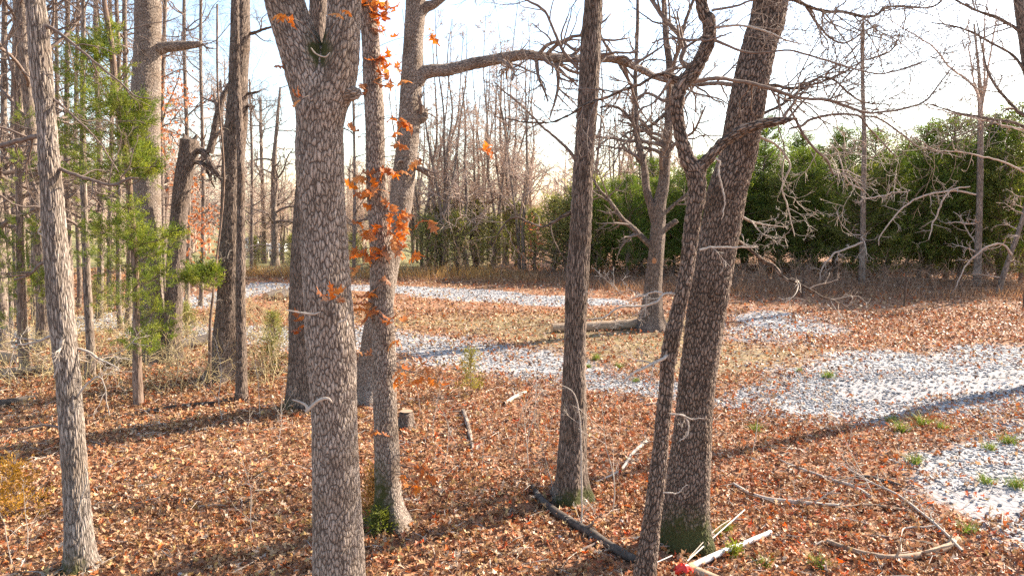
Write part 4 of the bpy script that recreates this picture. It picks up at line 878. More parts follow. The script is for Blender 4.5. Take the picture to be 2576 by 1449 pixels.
# dead trunks in front of the cedars on the right
DEAD = dict(seg=.3, crook=.22, lift=-.06, levels=2, kids=(7, 4), ratio=.45, ang=55, rmin=.006, taper=.35)
def dead_tree(label, pts, Y, seed, branches, name='dead_tree', top=9, nrand=16):
    root, S, Y = big_tree(name, label, pts, 'bark_far', Y=Y, sides=16, flare=.2, seed=seed, res=.1, top=top, crown=0)
    r = np.random.default_rng(seed); cb = MB()
    for b in branches:
        P, R = pxline(b, Y - .4, 24); P = P + np.cumsum(r.normal(0, .035, P.shape), axis=0) * np.linspace(0, 1, 24)[:, None] ** .5; R = R * .75; tube(cb, P, R, 6)
        for k in range(9):
            j = r.integers(4, 24); d = r.normal(0, 1, 3) + np.array((0, 0, -.3)); grow(cb, r, P[j], d, r.uniform(.3, .9), max(R[j] * .5, .006), 0, dict(DEAD, levels=1, kids=(4,)))
    for k in range(nrand):
        j = r.integers(len(S) // 8, len(S) - 2); a = r.uniform(0, 6.28); grow(cb, r, S[j, :3], (math.cos(a), math.sin(a), .25), r.uniform(.8, 2.0), max(S[j, 3] * .3, .01), 0, DEAD)
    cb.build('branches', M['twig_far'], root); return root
dead_tree('thin dead trunk standing in front of the dark cedars, right of the leaning oak', [(2168, 712, 16), (2170, 620, 13), (2172, 480, 12), (2174, 350, 11), (2170, 200, 9), (2172, 60, 5)], 33, 501,
          [[(2170, 610, 8), (2130, 625, 7), (2100, 640, 6), (2075, 662, 5), (2068, 700, 3)], [(2172, 480, 6), (2130, 455, 5), (2110, 400, 4), (2085, 360, 3)], [(2175, 500, 6), (2230, 490, 5), (2280, 487, 3)]])
dead_tree('shaggy dead trunk with hanging bark in front of the cedars near the right edge', [(2458, 716, 20), (2460, 640, 17), (2464, 520, 15), (2466, 400, 14), (2466, 259, 12), (2462, 180, 7), (2450, 60, 4)], 32.5, 502,
          [[(2466, 260, 9), (2450, 216, 8), (2407, 179, 7), (2380, 156, 6), (2344, 110, 5), (2300, 76, 4), (2228, 27, 3)], [(2466, 300, 8), (2475, 200, 6), (2470, 100, 5), (2478, 0, 3)], [(2468, 290, 8), (2490, 180, 6), (2500, 80, 5), (2515, 0, 3)],
           [(2455, 490, 7), (2387, 481, 7), (2304, 504, 6), (2254, 544, 5), (2221, 591, 4), (2214, 624, 3)], [(2440, 470, 5), (2387, 481, 6), (2347, 541, 5), (2320, 591, 3)], [(2466, 260, 7), (2440, 150, 5), (2430, 50, 3)]])
dead_tree('crooked dead tree at the right edge with low arching branches', [(2515, 722, 14), (2535, 660, 12), (2560, 590, 11), (2580, 520, 10), (2600, 400, 9)], 31, 503,
          [[(2545, 640, 7), (2520, 615, 7), (2480, 617, 6), (2455, 640, 5), (2420, 690, 4), (2390, 730, 3)], [(2580, 435, 7), (2520, 408, 6), (2420, 385, 5), (2354, 372, 4), (2300, 340, 3)], [(2590, 330, 7), (2486, 302, 6), (2403, 289, 5), (2330, 262, 4)]], top=7)
# tree at the right picture edge (foot outside the frame)
big_tree('edge_tree', 'leaning trunk entering at the top right corner of the picture', [(2690, 720, 52), (2660, 520, 42), (2610, 270, 36), (2585, 140, 30), (2563, 0, 24)], 'bark_ridged', Y=16.5, sides=32, flare=.3, seed=17, res=.05, crown=14,
    limbs=[dict(p=[(2585, 130, 14), (2563, 80, 9), (2503, 43, 8), (2453, 27, 6), (2403, 0, 5), (2350, -30, 3)], tw=9, tl=1.1), dict(p=[(2612, 260, 12), (2560, 155, 7), (2490, 110, 6), (2420, 75, 5), (2340, 60, 3)], tw=10, tl=1.1),
           dict(p=[(2620, 300, 14), (2576, 290, 9), (2545, 265, 8), (2500, 210, 7), (2480, 160, 5), (2460, 60, 3)], tw=10, tl=1.1), dict(p=[(2640, 420, 12), (2576, 322, 8), (2486, 300, 7), (2403, 285, 5), (2330, 262, 3)], tw=12, tl=1.0)])
# ------------------------------------------------------------------ orange leaf clusters on the slim oak
V1, Q1 = oak_leaf(11, 3)
def leaf_mesh(seed, col, curl):
    r = np.random.default_rng(seed); V, Q = oak_leaf(seed, 3); V = V.copy(); V[:, 2] += curl * (V[:, 1] - .4) ** 2 * 1.5 + .8 * abs(curl) * np.abs(V[:, 0]) * r.choice((-1, 1)) + r.normal(0, .02, len(V))
    mb = MB(); mb.add(V, Q, col=np.array(col)); return mb.mesh('oak_leaf', M['leaf'], sm=False)
ORANGE = [(.62, .19, .03), (.52, .15, .03), (.64, .29, .09), (.42, .15, .05), (.52, .26, .13), (.68, .22, .03), (.40, .18, .09)]
LM = [leaf_mesh(400 + i, ORANGE[i % 7], (-.5, .4, .7, -.8, .2)[i % 5]) for i in range(14)]
r = np.random.default_rng(55)
clusters = [(920, 18, 5, 8.6, .17), (945, 35, 4, 8.5, .16), (970, 48, 5, 8.6, .14), (985, 25, 4, 8.6, .14), (972, 95, 4, 8.7, .13), (960, 150, 7, 8.6, .12), (985, 165, 5, 8.6, .12), (975, 195, 5, 8.6, .12), (1000, 216, 3, 8.2, .18), (922, 225, 3, 8.6, .13), (1012, 306, 4, 8.4, .14), (1030, 308, 3, 8.4, .13), (1022, 370, 3, 8.4, .14), (1075, 407, 3, 8.4, .12),
            (900, 350, 2, 8.7, .13), (912, 445, 4, 8.6, .14), (908, 485, 4, 8.6, .14), (940, 482, 4, 8.5, .13), (985, 436, 5, 8.6, .13), (1000, 428, 3, 8.6, .12), (908, 515, 2, 8.6, .14), (990, 525, 5, 8.6, .13), (1000, 560, 6, 8.5, .14), (985, 590, 5, 8.5, .14), (1008, 605, 5, 8.5, .15), (935, 583, 3, 8.4, .15), (945, 602, 3, 8.4, .15), (915, 640, 5, 8.6, .14), (940, 650, 4, 8.5, .14), (965, 640, 4, 8.5, .13), (1005, 635, 4, 8.5, .13), (1068, 652, 2, 8.2, .15), (1083, 553, 3, 8.2, .15),
            (970, 708, 2, 8.5, .12), (922, 750, 6, 8.5, .14), (930, 785, 6, 8.5, .14), (908, 775, 4, 8.6, .13), (998, 812, 3, 8.5, .14), (1005, 862, 3, 8.5, .13), (915, 895, 3, 8.7, .14), (1010, 935, 3, 8.4, .13), (1026, 952, 3, 8.4, .13), (1085, 955, 2, 8.2, .14), (1108, 968, 3, 8.2, .14), (1075, 925, 2, 8.3, .12), (955, 1095, 3, 8.4, .12), (1060, 1175, 4, 8.4, .13), (1075, 1200, 4, 8.4, .13), (1040, 1215, 4, 8.4, .13), (1055, 1225, 3, 8.4, .12), (888, 690, 2, 8.6, .13), (892, 640, 3, 8.7, .13), (890, 560, 2, 8.7, .13)]
for ci, (u, v, nl, yy, sz) in enumerate(clusters):
    c = at(u, v, yy); j = np.argmin(np.abs(SD[:, 2] - (c[2] + .08))); b = SD[j, :3]; dv = c - b; b = b + dv / np.linalg.norm(dv) * SD[j, 3] * .8
    X = spline(np.array((b, (b + c) / 2 + r.normal(0, .03, 3) + (0, 0, .04), c)), 10); mb = MB(); tube(mb, X, np.linspace(.006, .0025, 10), 5)
    twg = mb.build('twig', M['twig'], TD)
    for k in range(nl):
        q = X[r.integers(6, 10)] + r.normal(0, .02, 3)
        o = link('leaf', LM[r.integers(0, 14)], twg, q - parent_world(twg)); s = 1.35 * sz * r.uniform(.75, 1.1); o.scale = (s * 1.15, s, s)
        o.rotation_euler = (r.uniform(2.4, 4.2), r.uniform(-.9, .9), r.uniform(0, 6.28))
# single leaves in the air on fine twigs of the forked tree and of the limb
for (u, v, nl, yy, sz, par) in ((1210, 374, 3, 7.9, .12, TD), (1087, 90, 2, 8.0, .11, TD), (755, 250, 3, 5.15, .07, TB), (725, 42, 3, 5.1, .08, TB), (870, 40, 2, 5.1, .07, TB), (700, 160, 2, 5.5, .07, TB), (830, 736, 5, 5.1, .075, TB), (850, 752, 3, 5.1, .06, TB), (745, 800, 3, 5.6, .07, TB), (745, 825, 3, 5.6, .07, TB)):
    c = at(u, v, yy); S_ = SD if par is TD else spline(rowsB, 100); j = np.argmin(np.abs(S_[:, 2] - c[2])); b = S_[j, :3]
    mb = MB(); X = spline(np.array((b, (b + c) / 2 + (0, 0, .05), c)), 10); tube(mb, X, np.linspace(.004, .0015, 10), 4); twg = mb.build('twig', M['twig'], par)
    for k in range(nl):
        o = link('leaf', LM[r.integers(0, 14)], twg, c + r.normal(0, .02, 3) - parent_world(twg)); s = 1.35 * sz * r.uniform(.8, 1.15); o.scale = (s * 1.15, s, s); o.rotation_euler = (r.uniform(2.2, 4.2), r.uniform(-.9, .9), r.uniform(0, 6.28))
# scattered russet leaves kept on the left background trees
rl = np.random.default_rng(66)
def russet(root, pts, n, Y, spread, size):
    mb = MB(); P = []
    for k in range(n):
        u, v = pts[rl.integers(0, len(pts))]; P.append(at(u + rl.normal(0, spread), v + rl.normal(0, spread * .8), Y + rl.normal(0, .8)))
    V = np.array([(0, 0, 0), (0, 1, 0), (-.3, .55, .1), (.3, .5, .1)], float)
    cc = np.array([(.5, .2, .09), (.42, .14, .06), (.55, .3, .18), (.38, .16, .08)])[rl.integers(0, 4, n)]
    scatter(mb, rl, np.array(P), V, np.array([(0, 3, 1, 2)]), rl.uniform(.6, 1.3, n) * size, 1.0, cc, .3)
    mb.build('foliage', M['leaf'], root, sm=False)
russet(TJ, [(420, 210), (450, 235), (480, 260), (430, 260), (410, 330), (400, 370), (430, 350)], 340, YJ + 3, 26, .11)
russet(TL, [(480, 550), (500, 590), (520, 570), (455, 440), (470, 480), (510, 640), (530, 540)], 360, YL + 5, 24, .13)
russet(TH, [(1335, 560), (1340, 620), (1345, 580), (1330, 640), (1560, 560)], 120, 39, 12, .2)

# ------------------------------------------------------------------ logs, stump, sticks
def log(name, label, a, b, r0, r1, mat, cutmat, cat='log', cut_at=0, lumps=.06, seed=1, sag=0.0, group=None):
    a, b = np.array(a, float), np.array(b, float); root = empty(name, (a + b) / 2); tag(root, label, cat, group)
    X = spline(np.array((a, (a * 2 + b) / 3 + (0, 0, sag), (a + b * 2) / 3 + (0, 0, sag * .6), b)), 40); mb = MB(); R = np.linspace(r0, r1, 40)
    tube(mb, X, R, 24, 0, lumps, seed); mb.build('stem', M[mat], root)
    if cutmat:
        d = (a - b) / np.linalg.norm(a - b); n1 = np.cross(d, (0, 0, 1.0)); n1 /= np.linalg.norm(n1); n2 = np.cross(n1, d)
        V = [a + d * .012]; V += [a + d * .006 + (n1 * math.cos(k / 20 * 6.2832) + n2 * math.sin(k / 20 * 6.2832)) * r0 * .97 for k in range(20)]
        mb = MB(); mb.add(V, None, [(0, 1 + k, 1 + (k + 1) % 20) for k in range(20)]); mb.build('cut_face', M[cutmat], root, sm=False)
    return root
p0, p1 = gnd(1388, 836), gnd(1612, 826); log('fallen_log', 'long barkless fallen log lying at the foot of the branching tree', p0 + (0, 0, .13), p1 + (0, 0, .15), .15, .17, 'dead_wood', 'cut_wood', seed=3)
p0, p1 = gnd(55, 915), gnd(-60, 925); log('fallen_log', 'sawn log at the left edge with its round pale cut end showing', p0 + (0, 0, .12), p1 + (0, .8, .12), .13, .15, 'dead_wood', 'cut_wood', seed=4)
p0, p1 = gnd(110, 935), gnd(-40, 955); log('fallen_log', 'grey log lying across the left edge below the sawn log', p0 + (0, 0, .08), p1 + (0, 0, .1), .08, .12, 'dead_wood', None, seed=5)
p0, p1 = gnd(90, 1005), gnd(-30, 1030); log('fallen_log', 'dark log half buried in leaves at the lower left edge', p0 + (0, 0, .05), p1 + (0, 0, .06), .05, .10, 'dark_wood', None, seed=6)
p0, p1 = gnd(250, 925), gnd(335, 918); log('fallen_log', 'short near-black lumpy log shape in front of the green cedar', p0 + (0, 0, .10), p1 + (0, .2, .12), .12, .15, 'dark_wood', None, seed=7, lumps=.15)  # near-black lumpy cylinder standing for a dark clump on the ground
p0, p1 = gnd(455, 880), gnd(540, 862); log('fallen_log', 'dark rotten log between the snag and the tall twiggy trunk', p0 + (0, 0, .10), p1 + (0, .3, .15), .12, .16, 'dark_wood', None, seed=8, lumps=.15)
p0, p1 = gnd(668, 752), gnd(706, 744); log('cut_log', 'short log with a bright yellow cut face beside the gravel road, left piece', p0 + (0, 0, .12), p1 + (0, .6, .14), .14, .14, 'dark_wood', 'cut_wood', seed=9)
p0, p1 = gnd(704, 755), gnd(735, 742); log('cut_log', 'short log with a yellow cut face beside the gravel road, right piece', p0 + (0, 0, .15), p1 + (0, .8, .15), .17, .16, 'dark_wood', 'cut_wood', seed=10)
# stump
sp = gnd(1022, 1076); root = empty('tree_stump', sp); tag(root, 'low sawn stump just right of the slim leafy trunk', 'stump')
mb = MB(); X = spline(np.array(((sp[0], sp[1], sp[2] - .1, .15), (sp[0], sp[1], sp[2] + .1, .125), (sp[0] + .01, sp[1], sp[2] + .27, .115))), 24); tube(mb, X[:, :3], X[:, 3], 40, .5, .09, 6, ground=sp[2]); mb.build('trunk', M['bark_ridged'], root)
mb = MB(); tp = X[-1, :3] + (0, 0, .045); mb.add([tp] + [tp + (math.cos(k / 24 * 6.2832) * .112, math.sin(k / 24 * 6.2832) * .112, -.004) for k in range(24)], None, [(0, 1 + k, 1 + (k + 1) % 24) for k in range(24)]); mb.build('cut_face', M['dead_wood'], root, sm=False)

def stick(label, pts, wd, mat='dead_wood', tw=0, lift=.03, seed=1, tl=.3, name='fallen_branch', zs=None):
    r = np.random.default_rng(seed); rows = []
    for i, (u, v) in enumerate(pts):
        p = gnd(u, v); z = lift if zs is None else zs[i]
        if z > .1:     # raised point: keep the ground distance of its foot
            p = at(u, v, gnd(*pts[0])[1] + (zs[i] if False else 0))
        w_ = wd if np.isscalar(wd) else wd[i]; rows.append((p[0], p[1], p[2] + (z if z <= .1 else 0), w_ / 2 / FPX * depth(u, v, p[1])))
    S = spline(np.array(rows), 36); S[:, 2] += np.cumsum(r.normal(0, .002, 36)); o = rows[len(rows) // 2][:3]; root = empty(name, o); tag(root, label, 'branch')
    mb = MB(); tube(mb, S[:, :3], S[:, 3], 9, 0, .12, seed); mb.build('stem', M[mat], root)
    if tw:
        tb_ = MB()
        for k in range(tw):
            j = r.integers(6, 35); tv = S[min(j + 1, 35), :3] - S[j - 1, :3]; tv /= np.linalg.norm(tv); d = tv + np.array((r.normal(0, .6), r.normal(0, .6), abs(r.normal(0, .35))))
            grow(tb_, r, S[j, :3], d, tl * r.uniform(.5, 1.4), max(S[j, 3] * .5, .003), 0, SHORT)
        tb_.build('twigs', M[mat if mat != 'dark_wood' else 'twig'], root)
stick('dark decayed branch curving from the middle trunk down to the crooked tree', [(1340, 1232), (1365, 1270), (1400, 1300), (1450, 1330), (1500, 1360), (1550, 1392), (1600, 1420)], (12, 18, 22, 24, 26, 26, 22), 'dark_wood', 4, .05, 1)
stick('pale fallen branch with twigs in the leaves right of the leaning oak', [(1960, 1165), (2020, 1190), (2090, 1215), (2150, 1235), (2190, 1260)], (4, 5, 7, 9, 10), 'twig_pale', 9, .06, 2, .4)
stick('lichen-grey fallen limb lying right of the mossy oak foot', [(1845, 1225), (1880, 1245), (1920, 1260), (1975, 1268), (2040, 1275), (2110, 1280)], (8, 9, 10, 11, 10, 6), 'twig_pale', 5, .05, 3)
stick('thin long dead stick lying level in the lower right leaves', [(2100, 1285), (2180, 1278), (2260, 1288), (2340, 1300)], (4, 6, 6, 4), 'dead_wood', 4, .05, 4)
stick('thick rotten branch at the lower right near the gravel', [(2080, 1370), (2150, 1395), (2230, 1412), (2310, 1405), (2380, 1385), (2410, 1362)], (12, 14, 16, 18, 20, 18), 'dead_wood', 6, .05, 5)
stick('curved whitish stick arching over the lower right litter', [(2265, 1400), (2268, 1350), (2290, 1340), (2330, 1338), (2370, 1332)], (4, 4, 4, 3, 2), 'twig_pale', 2, .06, 6)
stick('mottled grey branch lying alone among the red leaves in the middle', [(1165, 1040), (1175, 1070), (1182, 1100), (1190, 1135)], (10, 12, 12, 9), 'bark_far', 0, .06, 7)
stick('pale broken branch piece lying in the litter left of the middle trunk', [(1268, 1022), (1290, 1008), (1322, 992)], (10, 10, 8), 'twig_pale', 2, .06, 8)
stick('branched pale stick in the leaves between the two dark trunks', [(1500, 1220), (1560, 1190), (1590, 1150), (1625, 1118)], (4, 6, 8, 10), 'twig_pale', 7, .05, 9)
stick('thin stick lying in the shade of the lower left leaves', [(60, 1090), (120, 1078), (200, 1082), (290, 1040)], (5, 6, 6, 3), 'dead_wood', 4, .05, 10)
stick('long thin dead limb on the sunlit leaf carpet left of the shadowed trunk', [(350, 1045), (430, 1030), (520, 1020), (600, 1010)], (4, 6, 7, 6), 'dark_wood', 5, .05, 11)
stick('fan of dry brush twigs at the right among red leaves', [(2420, 1400), (2350, 1330), (2260, 1260), (2190, 1225), (2120, 1180)], (7, 7, 6, 5, 2), 'twig_pale', 14, .07, 12, .5)
stick('short black charred stick in the litter right of centre', [(2150, 1205), (2190, 1208), (2235, 1222), (2270, 1232)], (7, 10, 10, 6), 'dark_wood', 0, .04, 13)

# pale pole, cords and red plastic at the lower right
a, b = gnd(1742, 1437), gnd(1938, 1348)
root = empty('white_pole', (a + b) / 2); tag(root, 'long smooth white pole lying on the leaves near the bottom edge', 'pole')
X = spline(np.array((a + (0, 0, .06), (a * 2 + b) / 3 + (0, 0, .07), (a + b * 2) / 3 + (0, 0, .055), b + (0, 0, .05))), 30); mb = MB(); tube(mb, X, np.linspace(.037, .028, 30), 20, 0, .10, 3); mb.build('shaft', M['white_pole'], root)
mb = MB(); d = (a - b) / np.linalg.norm(a - b); X2 = np.array((X[0] - d * .01, X[0] + d * .05, X[0] + d * .09)); tube(mb, X2, np.array((.043, .045, .03)), 20, 0, .08, 4); mb.build('socket', M['cut_wood'], root)
a, b = gnd(1728, 1432), gnd(1872, 1308)
mb = MB(); X = spline(np.array((a + (0, 0, .10), (a + b) / 2 + (0, 0, .12), b + (0, 0, .14))), 30); tube(mb, X, np.full(30, .007), 8)
tag(mb.build('taut_cord', M['cord'], origin=a), 'pale taut cord running up right from the red plastic', 'cord')
mb = MB(); X = spline(np.array((a + (.02, 0, .14), (a + b) / 2 + (-.04, 0, .16), (a + b * 3) / 4 + (-.02, 0, .15))), 30); tube(mb, X, np.full(30, .005), 8)
tag(mb.build('slack_cord', M['twig_pale'], origin=a), 'tan thin cord beside the pale one above the red plastic', 'cord')
a2, b2 = gnd(1598, 1456), gnd(1690, 1418); mb = MB(); tube(mb, np.array((a2 + (0, 0, .08), b2 + (0, 0, .10))), np.array((.006, .006)), 8)
tag(mb.build('grey_rod', M['grey_cord'], origin=a2), 'short grey rod at the bottom edge right of the crooked trunk', 'rod')
# crumpled red plastic
c0 = gnd(1718, 1446); rr = np.random.default_rng(12); nu, nv = 26, 14; U, Vv = np.meshgrid(np.linspace(0, 2 * math.pi, nu, endpoint=False), np.linspace(0, 1, nv))
rad = (.015 + .085 * Vv ** .8) * (1 + .30 * np.sin(U * 5 + Vv * 3) * Vv + .15 * np.sin(U * 11) * Vv); zz = .12 * (1 - Vv ** 1.4) + .02 * np.sin(U * 5 + 1) * Vv
Vx = np.stack((c0[0] + rad * np.cos(U) * 1.15, c0[1] + rad * np.sin(U) * .8, c0[2] + zz + .01), -1).reshape(-1, 3) + rr.normal(0, .002, (nu * nv, 3))
i = np.arange(nv - 1)[:, None] * nu; j = np.arange(nu)[None]; Q = np.stack((i + j, i + nu + j, i + nu + (j + 1) % nu, i + (j + 1) % nu), -1).reshape(-1, 4)
mb = MB(); mb.add(Vx, Q); tag(mb.build('red_plastic', M['red_plastic'], origin=c0), 'crumpled bright red plastic sheeting at the bottom edge', 'plastic sheet')
p0, p1 = gnd(1752, 1450), gnd(1800, 1462); log('cut_log', 'short tan cut branch piece at the bottom edge beside the red plastic', p0 + (0, 0, .05), p1 + (0, -.1, .05), .06, .06, 'dead_wood', 'cut_wood', seed=14)
# ------------------------------------------------------------------ fence, truck, far rails
fr = empty('wire_fence', gnd(2274, 770)); tag(fr, 'rusty steel post and wire fence running below the right cedars', 'fence')
fp = [onz(7.5, 36.0), onz(10.0, 33.6), gnd(2018, 748), gnd(2274, 771), gnd(2573, 781), gnd(2900, 792)]
for p in fp:
    mb = MB(); q = p; h = 1.18; wv = .028
    for (x0, x1, y0, y1) in ((-wv, wv, -.004, .004), (-.004, .004, .004, .035)):
        Vb = [(q[0] + x, q[1] + y, q[2] + z) for z in (-.2, h) for x, y in ((x0, y0), (x1, y0), (x1, y1), (x0, y1))]
        mb.add(Vb, [(0, 1, 5, 4), (1, 2, 6, 5), (2, 3, 7, 6), (3, 0, 4, 7), (4, 5, 6, 7)])
    for z in np.arange(.15, 1.1, .12): tube(mb, np.array((q + (0, -.004, z), q + (0, -.022, z))), np.array((.008, .006)), 5)
    mb.build('post', M['post_steel'], fr, sm=False)
for hz in (.45, .8, 1.1):
    mb = MB(); X = np.array([p + (0, -.012, hz) for p in fp]); tube(mb, spline(X, 60), np.full(60, .004), 5); mb.build('wire', M['wire'], fr)

def boxv(x0, x1, y0, y1, z0, z1, tx=0, ty=0):
    V = [(x0, y0, z0), (x1, y0, z0), (x1, y1, z0), (x0, y1, z0), (x0 + tx, y0 + ty, z1), (x1 - tx, y0 + ty, z1), (x1 - tx, y1 - ty, z1), (x0 + tx, y1 - ty, z1)]
    return np.array(V), [(3, 2, 1, 0), (4, 5, 6, 7), (0, 1, 5, 4), (1, 2, 6, 5), (2, 3, 7, 6), (3, 0, 4, 7)]
yt = 66.0; tx = (680 - 1288) / FPX * yt; tz = float(terrain(tx, yt)); tr = empty('pickup_truck', (tx - 1.5, yt, tz)); tag(tr, 'white pickup truck parked far off beyond the lawn', 'truck')
mb = MB()
for bx in (boxv(-3.7, 1.5, 0, 1.9, .45, 1.0, .05, .05), boxv(-.75, 1.5, 0, 1.9, 1.0, 1.18, .03, .03), boxv(-3.7, -2.4, .03, 1.87, 1.0, 1.14, .12, .08)): mb.add(bx[0] + (tx - 1.5 + 1.0, yt, tz), bx[1])
mb.build('body', M['white_paint'], tr, sm=False)
mb = MB(); bx = boxv(-2.45, -.75, .06, 1.84, 1.12, 1.72, .32, .14); mb.add(bx[0] + (tx - .5, yt, tz), bx[1]); cabo = mb.build('cab', M['white_paint'], tr, sm=False)
for (x0, x1) in ((-2.15, -1.62), (-1.52, -1.02)):
    mb = MB(); bx = boxv(x0, x1, .07, .09, 1.22, 1.58, .06, 0); mb.add(bx[0] + (tx - .5, yt + .02, tz), bx[1]); mb.build('window', M['dark_glass'], cabo, sm=False)
for xw in (-2.9, .55):
    for yw in (-.02, 1.7):
        c = np.array((tx - .5 + xw, yt + yw, tz + .38)); mb = MB(); tube(mb, np.array((c, c + (0, .02, 0), c + (0, .2, 0), c + (0, .22, 0))), np.array((.34, .38, .38, .34)), 24); wo_ = mb.build('wheel', M['rubber'], tr)
        mb = MB(); tube(mb, np.array((c + (0, -.012, 0), c + (0, .01, 0)))[::-1], np.array((.2, .19)), 16); mb.build('rim', M['rail'], wo_)
fr2 = empty('rail_fence', onz((625 - 1288) / FPX * 61, 61)); tag(fr2, 'pale wooden rail fence in front of the far white truck', 'fence')
zb = float(terrain((625 - 1288) / FPX * 61, 61))
for k in range(7):
    xx = (560 - 1288) / FPX * 61 + k * .62; bx = boxv(xx, xx + .09, 61, 61.09, zb - .1, zb + .95); mb = MB(); mb.add(*bx); mb.build('post', M['rail'], fr2, sm=False)
for hz in (.2, .42, .64, .86):
    bx = boxv((555 - 1288) / FPX * 61, (657 - 1288) / FPX * 61, 60.955, 60.995, zb + hz, zb + hz + .09); mb = MB(); mb.add(*bx); mb.build('rail', M['rail'], fr2, sm=False)

# ------------------------------------------------------------------ saplings, brush, tufts, seedlings
SAP = dict(seg=.12, crook=.10, lift=.25, levels=1, kids=(5,), ratio=.4, ang=45, rmin=.002, taper=.4)
def sapling_mesh(i, H):
    r = np.random.default_rng(600 + i); mb = MB(); grow(mb, r, (0, 0, -.05), (r.normal(0, .12), r.normal(0, .12), 1), H, .006 * H ** .5 + .001, 0, dict(SAP, levels=2, kids=(6, 3))); return mb.mesh('sapling', M['twig_pale'])
SM = [sapling_mesh(i, h) for i, h in enumerate((1.3, .9, 1.6, .7, 1.1))]
r = np.random.default_rng(71)
sap = [(30, 1420), (70, 1395), (640, 1360), (620, 1090), (690, 1075), (655, 1050), (520, 1010), (1090, 1110), (1115, 1180), (1150, 1120), (1210, 1190), (1320, 1100), (1330, 1180), (1375, 1130), (1395, 1260), (1290, 1150), (1560, 1100), (560, 1060), (440, 980), (700, 1110), (1060, 1040), (1350, 1050), (1540, 1300), (1990, 1290), (2200, 1250), (1890, 1150), (745, 960), (480, 960)]
for i, (u, v) in enumerate(sap):
    o = link('sapling', SM[i % 5], None, gnd(u, v)); o.rotation_euler = (0, 0, r.uniform(0, 6.28)); s = r.uniform(.7, 1.2); o.scale = (s, s, s)
    tag(o, 'thin leafless sapling poking up through the leaf litter', 'sapling', 'bare saplings in the leaf litter')
# grass tufts
def tuft_mesh(i):
    rg = np.random.default_rng(620 + i); mb = MB(); n = 90; p = np.zeros((n, 3)); p[:, :2] = rg.normal(0, .035, (n, 2)); c = np.array((.16, .24, .03)) * rg.uniform(.6, 1.4, (n, 1)); c[::5] = (.38, .32, .14)
    blades(mb, rg, p, rg.uniform(.06, .16, n), np.full(n, .0035), c, .55); return mb.mesh('tuft', M['grass'], sm=False)
TM = [tuft_mesh(i) for i in range(3)]
for i, (u, v) in enumerate(((2432, 1340), (2490, 1130), (2535, 1115), (2300, 1165), (2480, 1215), (2555, 1225), (2270, 1085), (2320, 1070), (1920, 1425), (1800, 1350), (2060, 1425), (1500, 905), (1560, 925), (1900, 1085), (1830, 1335), (2240, 1060), (2370, 1080), (2010, 935), (2080, 950), (1600, 960), (1480, 925))):
    o = link('grass_tuft', TM[i % 3], None, gnd(u, v)); s = r.uniform(.8, 1.5); o.scale = (s * 1.3, s * 1.3, s); o.rotation_euler = (0, 0, r.uniform(0, 6.28)); tag(o, 'small fresh green grass tuft by the gravel', 'grass tuft', 'green grass tufts by the gravel')
# browned cedar seedlings
def seedling(label, u, v, H, W, n, col, seed):
    rg = np.random.default_rng(seed); p = gnd(u, v); root = empty('cedar_seedling', p); tag(root, label, 'seedling'); st_, fo = MB(), MB()
    tube(st_, np.array((p - (0, 0, .05), p + (0, 0, H * .5), p + (0, 0, H))), np.array((.008, .006, .003)), 5)
    z = rg.uniform(.12, 1, n); a = rg.uniform(0, 6.28, n); rad = W * (1 - z * .7) * rg.uniform(.1, 1, n); C = p + np.stack((np.cos(a) * rad, np.sin(a) * rad, z * H), 1); D = np.stack((np.cos(a), np.sin(a), np.full(n, .8)), 1)
    for q in C[::3]: tube(st_, np.array((p + (0, 0, max(.03, (q[2] - p[2]) * .7)), q)), np.array((.004, .0015)), 3, cap=False)
    sprays(fo, rg, C, D, 12, np.full(n, .05), np.repeat(np.array([col]), n, 0)); st_.build('stem', M['bark_cedar'], root); fo.build('foliage', M['needle'], root, sm=False)
seedling('feathery yellow-green cedar seedling at the edge of the drive in the middle', 1185, 990, .95, .42, 130, (.26, .22, .055), 701)
seedling('golden brown dying seedling at the left edge of the picture', 40, 1300, .75, .5, 150, (.42, .22, .04), 702)
seedling('rusty brown seedling at the foot of the slim leafy trunk', 945, 1300, .6, .22, 120, (.30, .16, .06), 703)
seedling('small mossy seedling in front of the slim leafy trunk foot', 958, 1345, .3, .2, 70, (.13, .14, .03), 704)
seedling('pale olive seedling between the tall twiggy trunk and the forked tree', 680, 940, .9, .5, 120, (.22, .20, .07), 705)
seedling('yellow moss-green seedling by the mossy oak foot', 1845, 1400, .12, .1, 30, (.22, .24, .03), 706)
# brush below the right cedars
bs = MB(); rb = np.random.default_rng(73)
for k in range(330):
    u = rb.uniform(1700, 2700); p = gnd(u, rb.uniform(706, 745)); p = p + (0, rb.uniform(-1, 2), 0); grow(bs, rb, p, (rb.normal(0, .5), rb.normal(0, .4), 1), rb.uniform(.6, 1.8), .010, 0, dict(seg=.3, crook=.2, lift=-.05, levels=1, kids=(5,), ratio=.45, ang=45, rmin=.006, taper=.5))
for k in range(140):
    u = rb.uniform(640, 1650); p = gnd(u, rb.uniform(685, 705)); grow(bs, rb, p, (rb.normal(0, .4), rb.normal(0, .4), 1), rb.uniform(.8, 2.6), .012, 0, dict(seg=.3, crook=.16, lift=0, levels=1, kids=(6,), ratio=.45, ang=45, rmin=.007, taper=.5))
tag(bs.build('brush', M['brush_brown']), 'tangled grey-brown brush along the fence line and far road bank', 'brush', kind='stuff')
bs = MB()
for k in range(520):
    u = rb.uniform(-50, 760); v = rb.uniform(770, 990); p = gnd(u, v); grow(bs, rb, p, (rb.normal(0, .6), rb.normal(0, .6), 1), rb.uniform(.4, 1.5), .008, 0, dict(seg=.2, crook=.22, lift=-.1, levels=1, kids=(6,), ratio=.5, ang=50, rmin=.004, taper=.5))
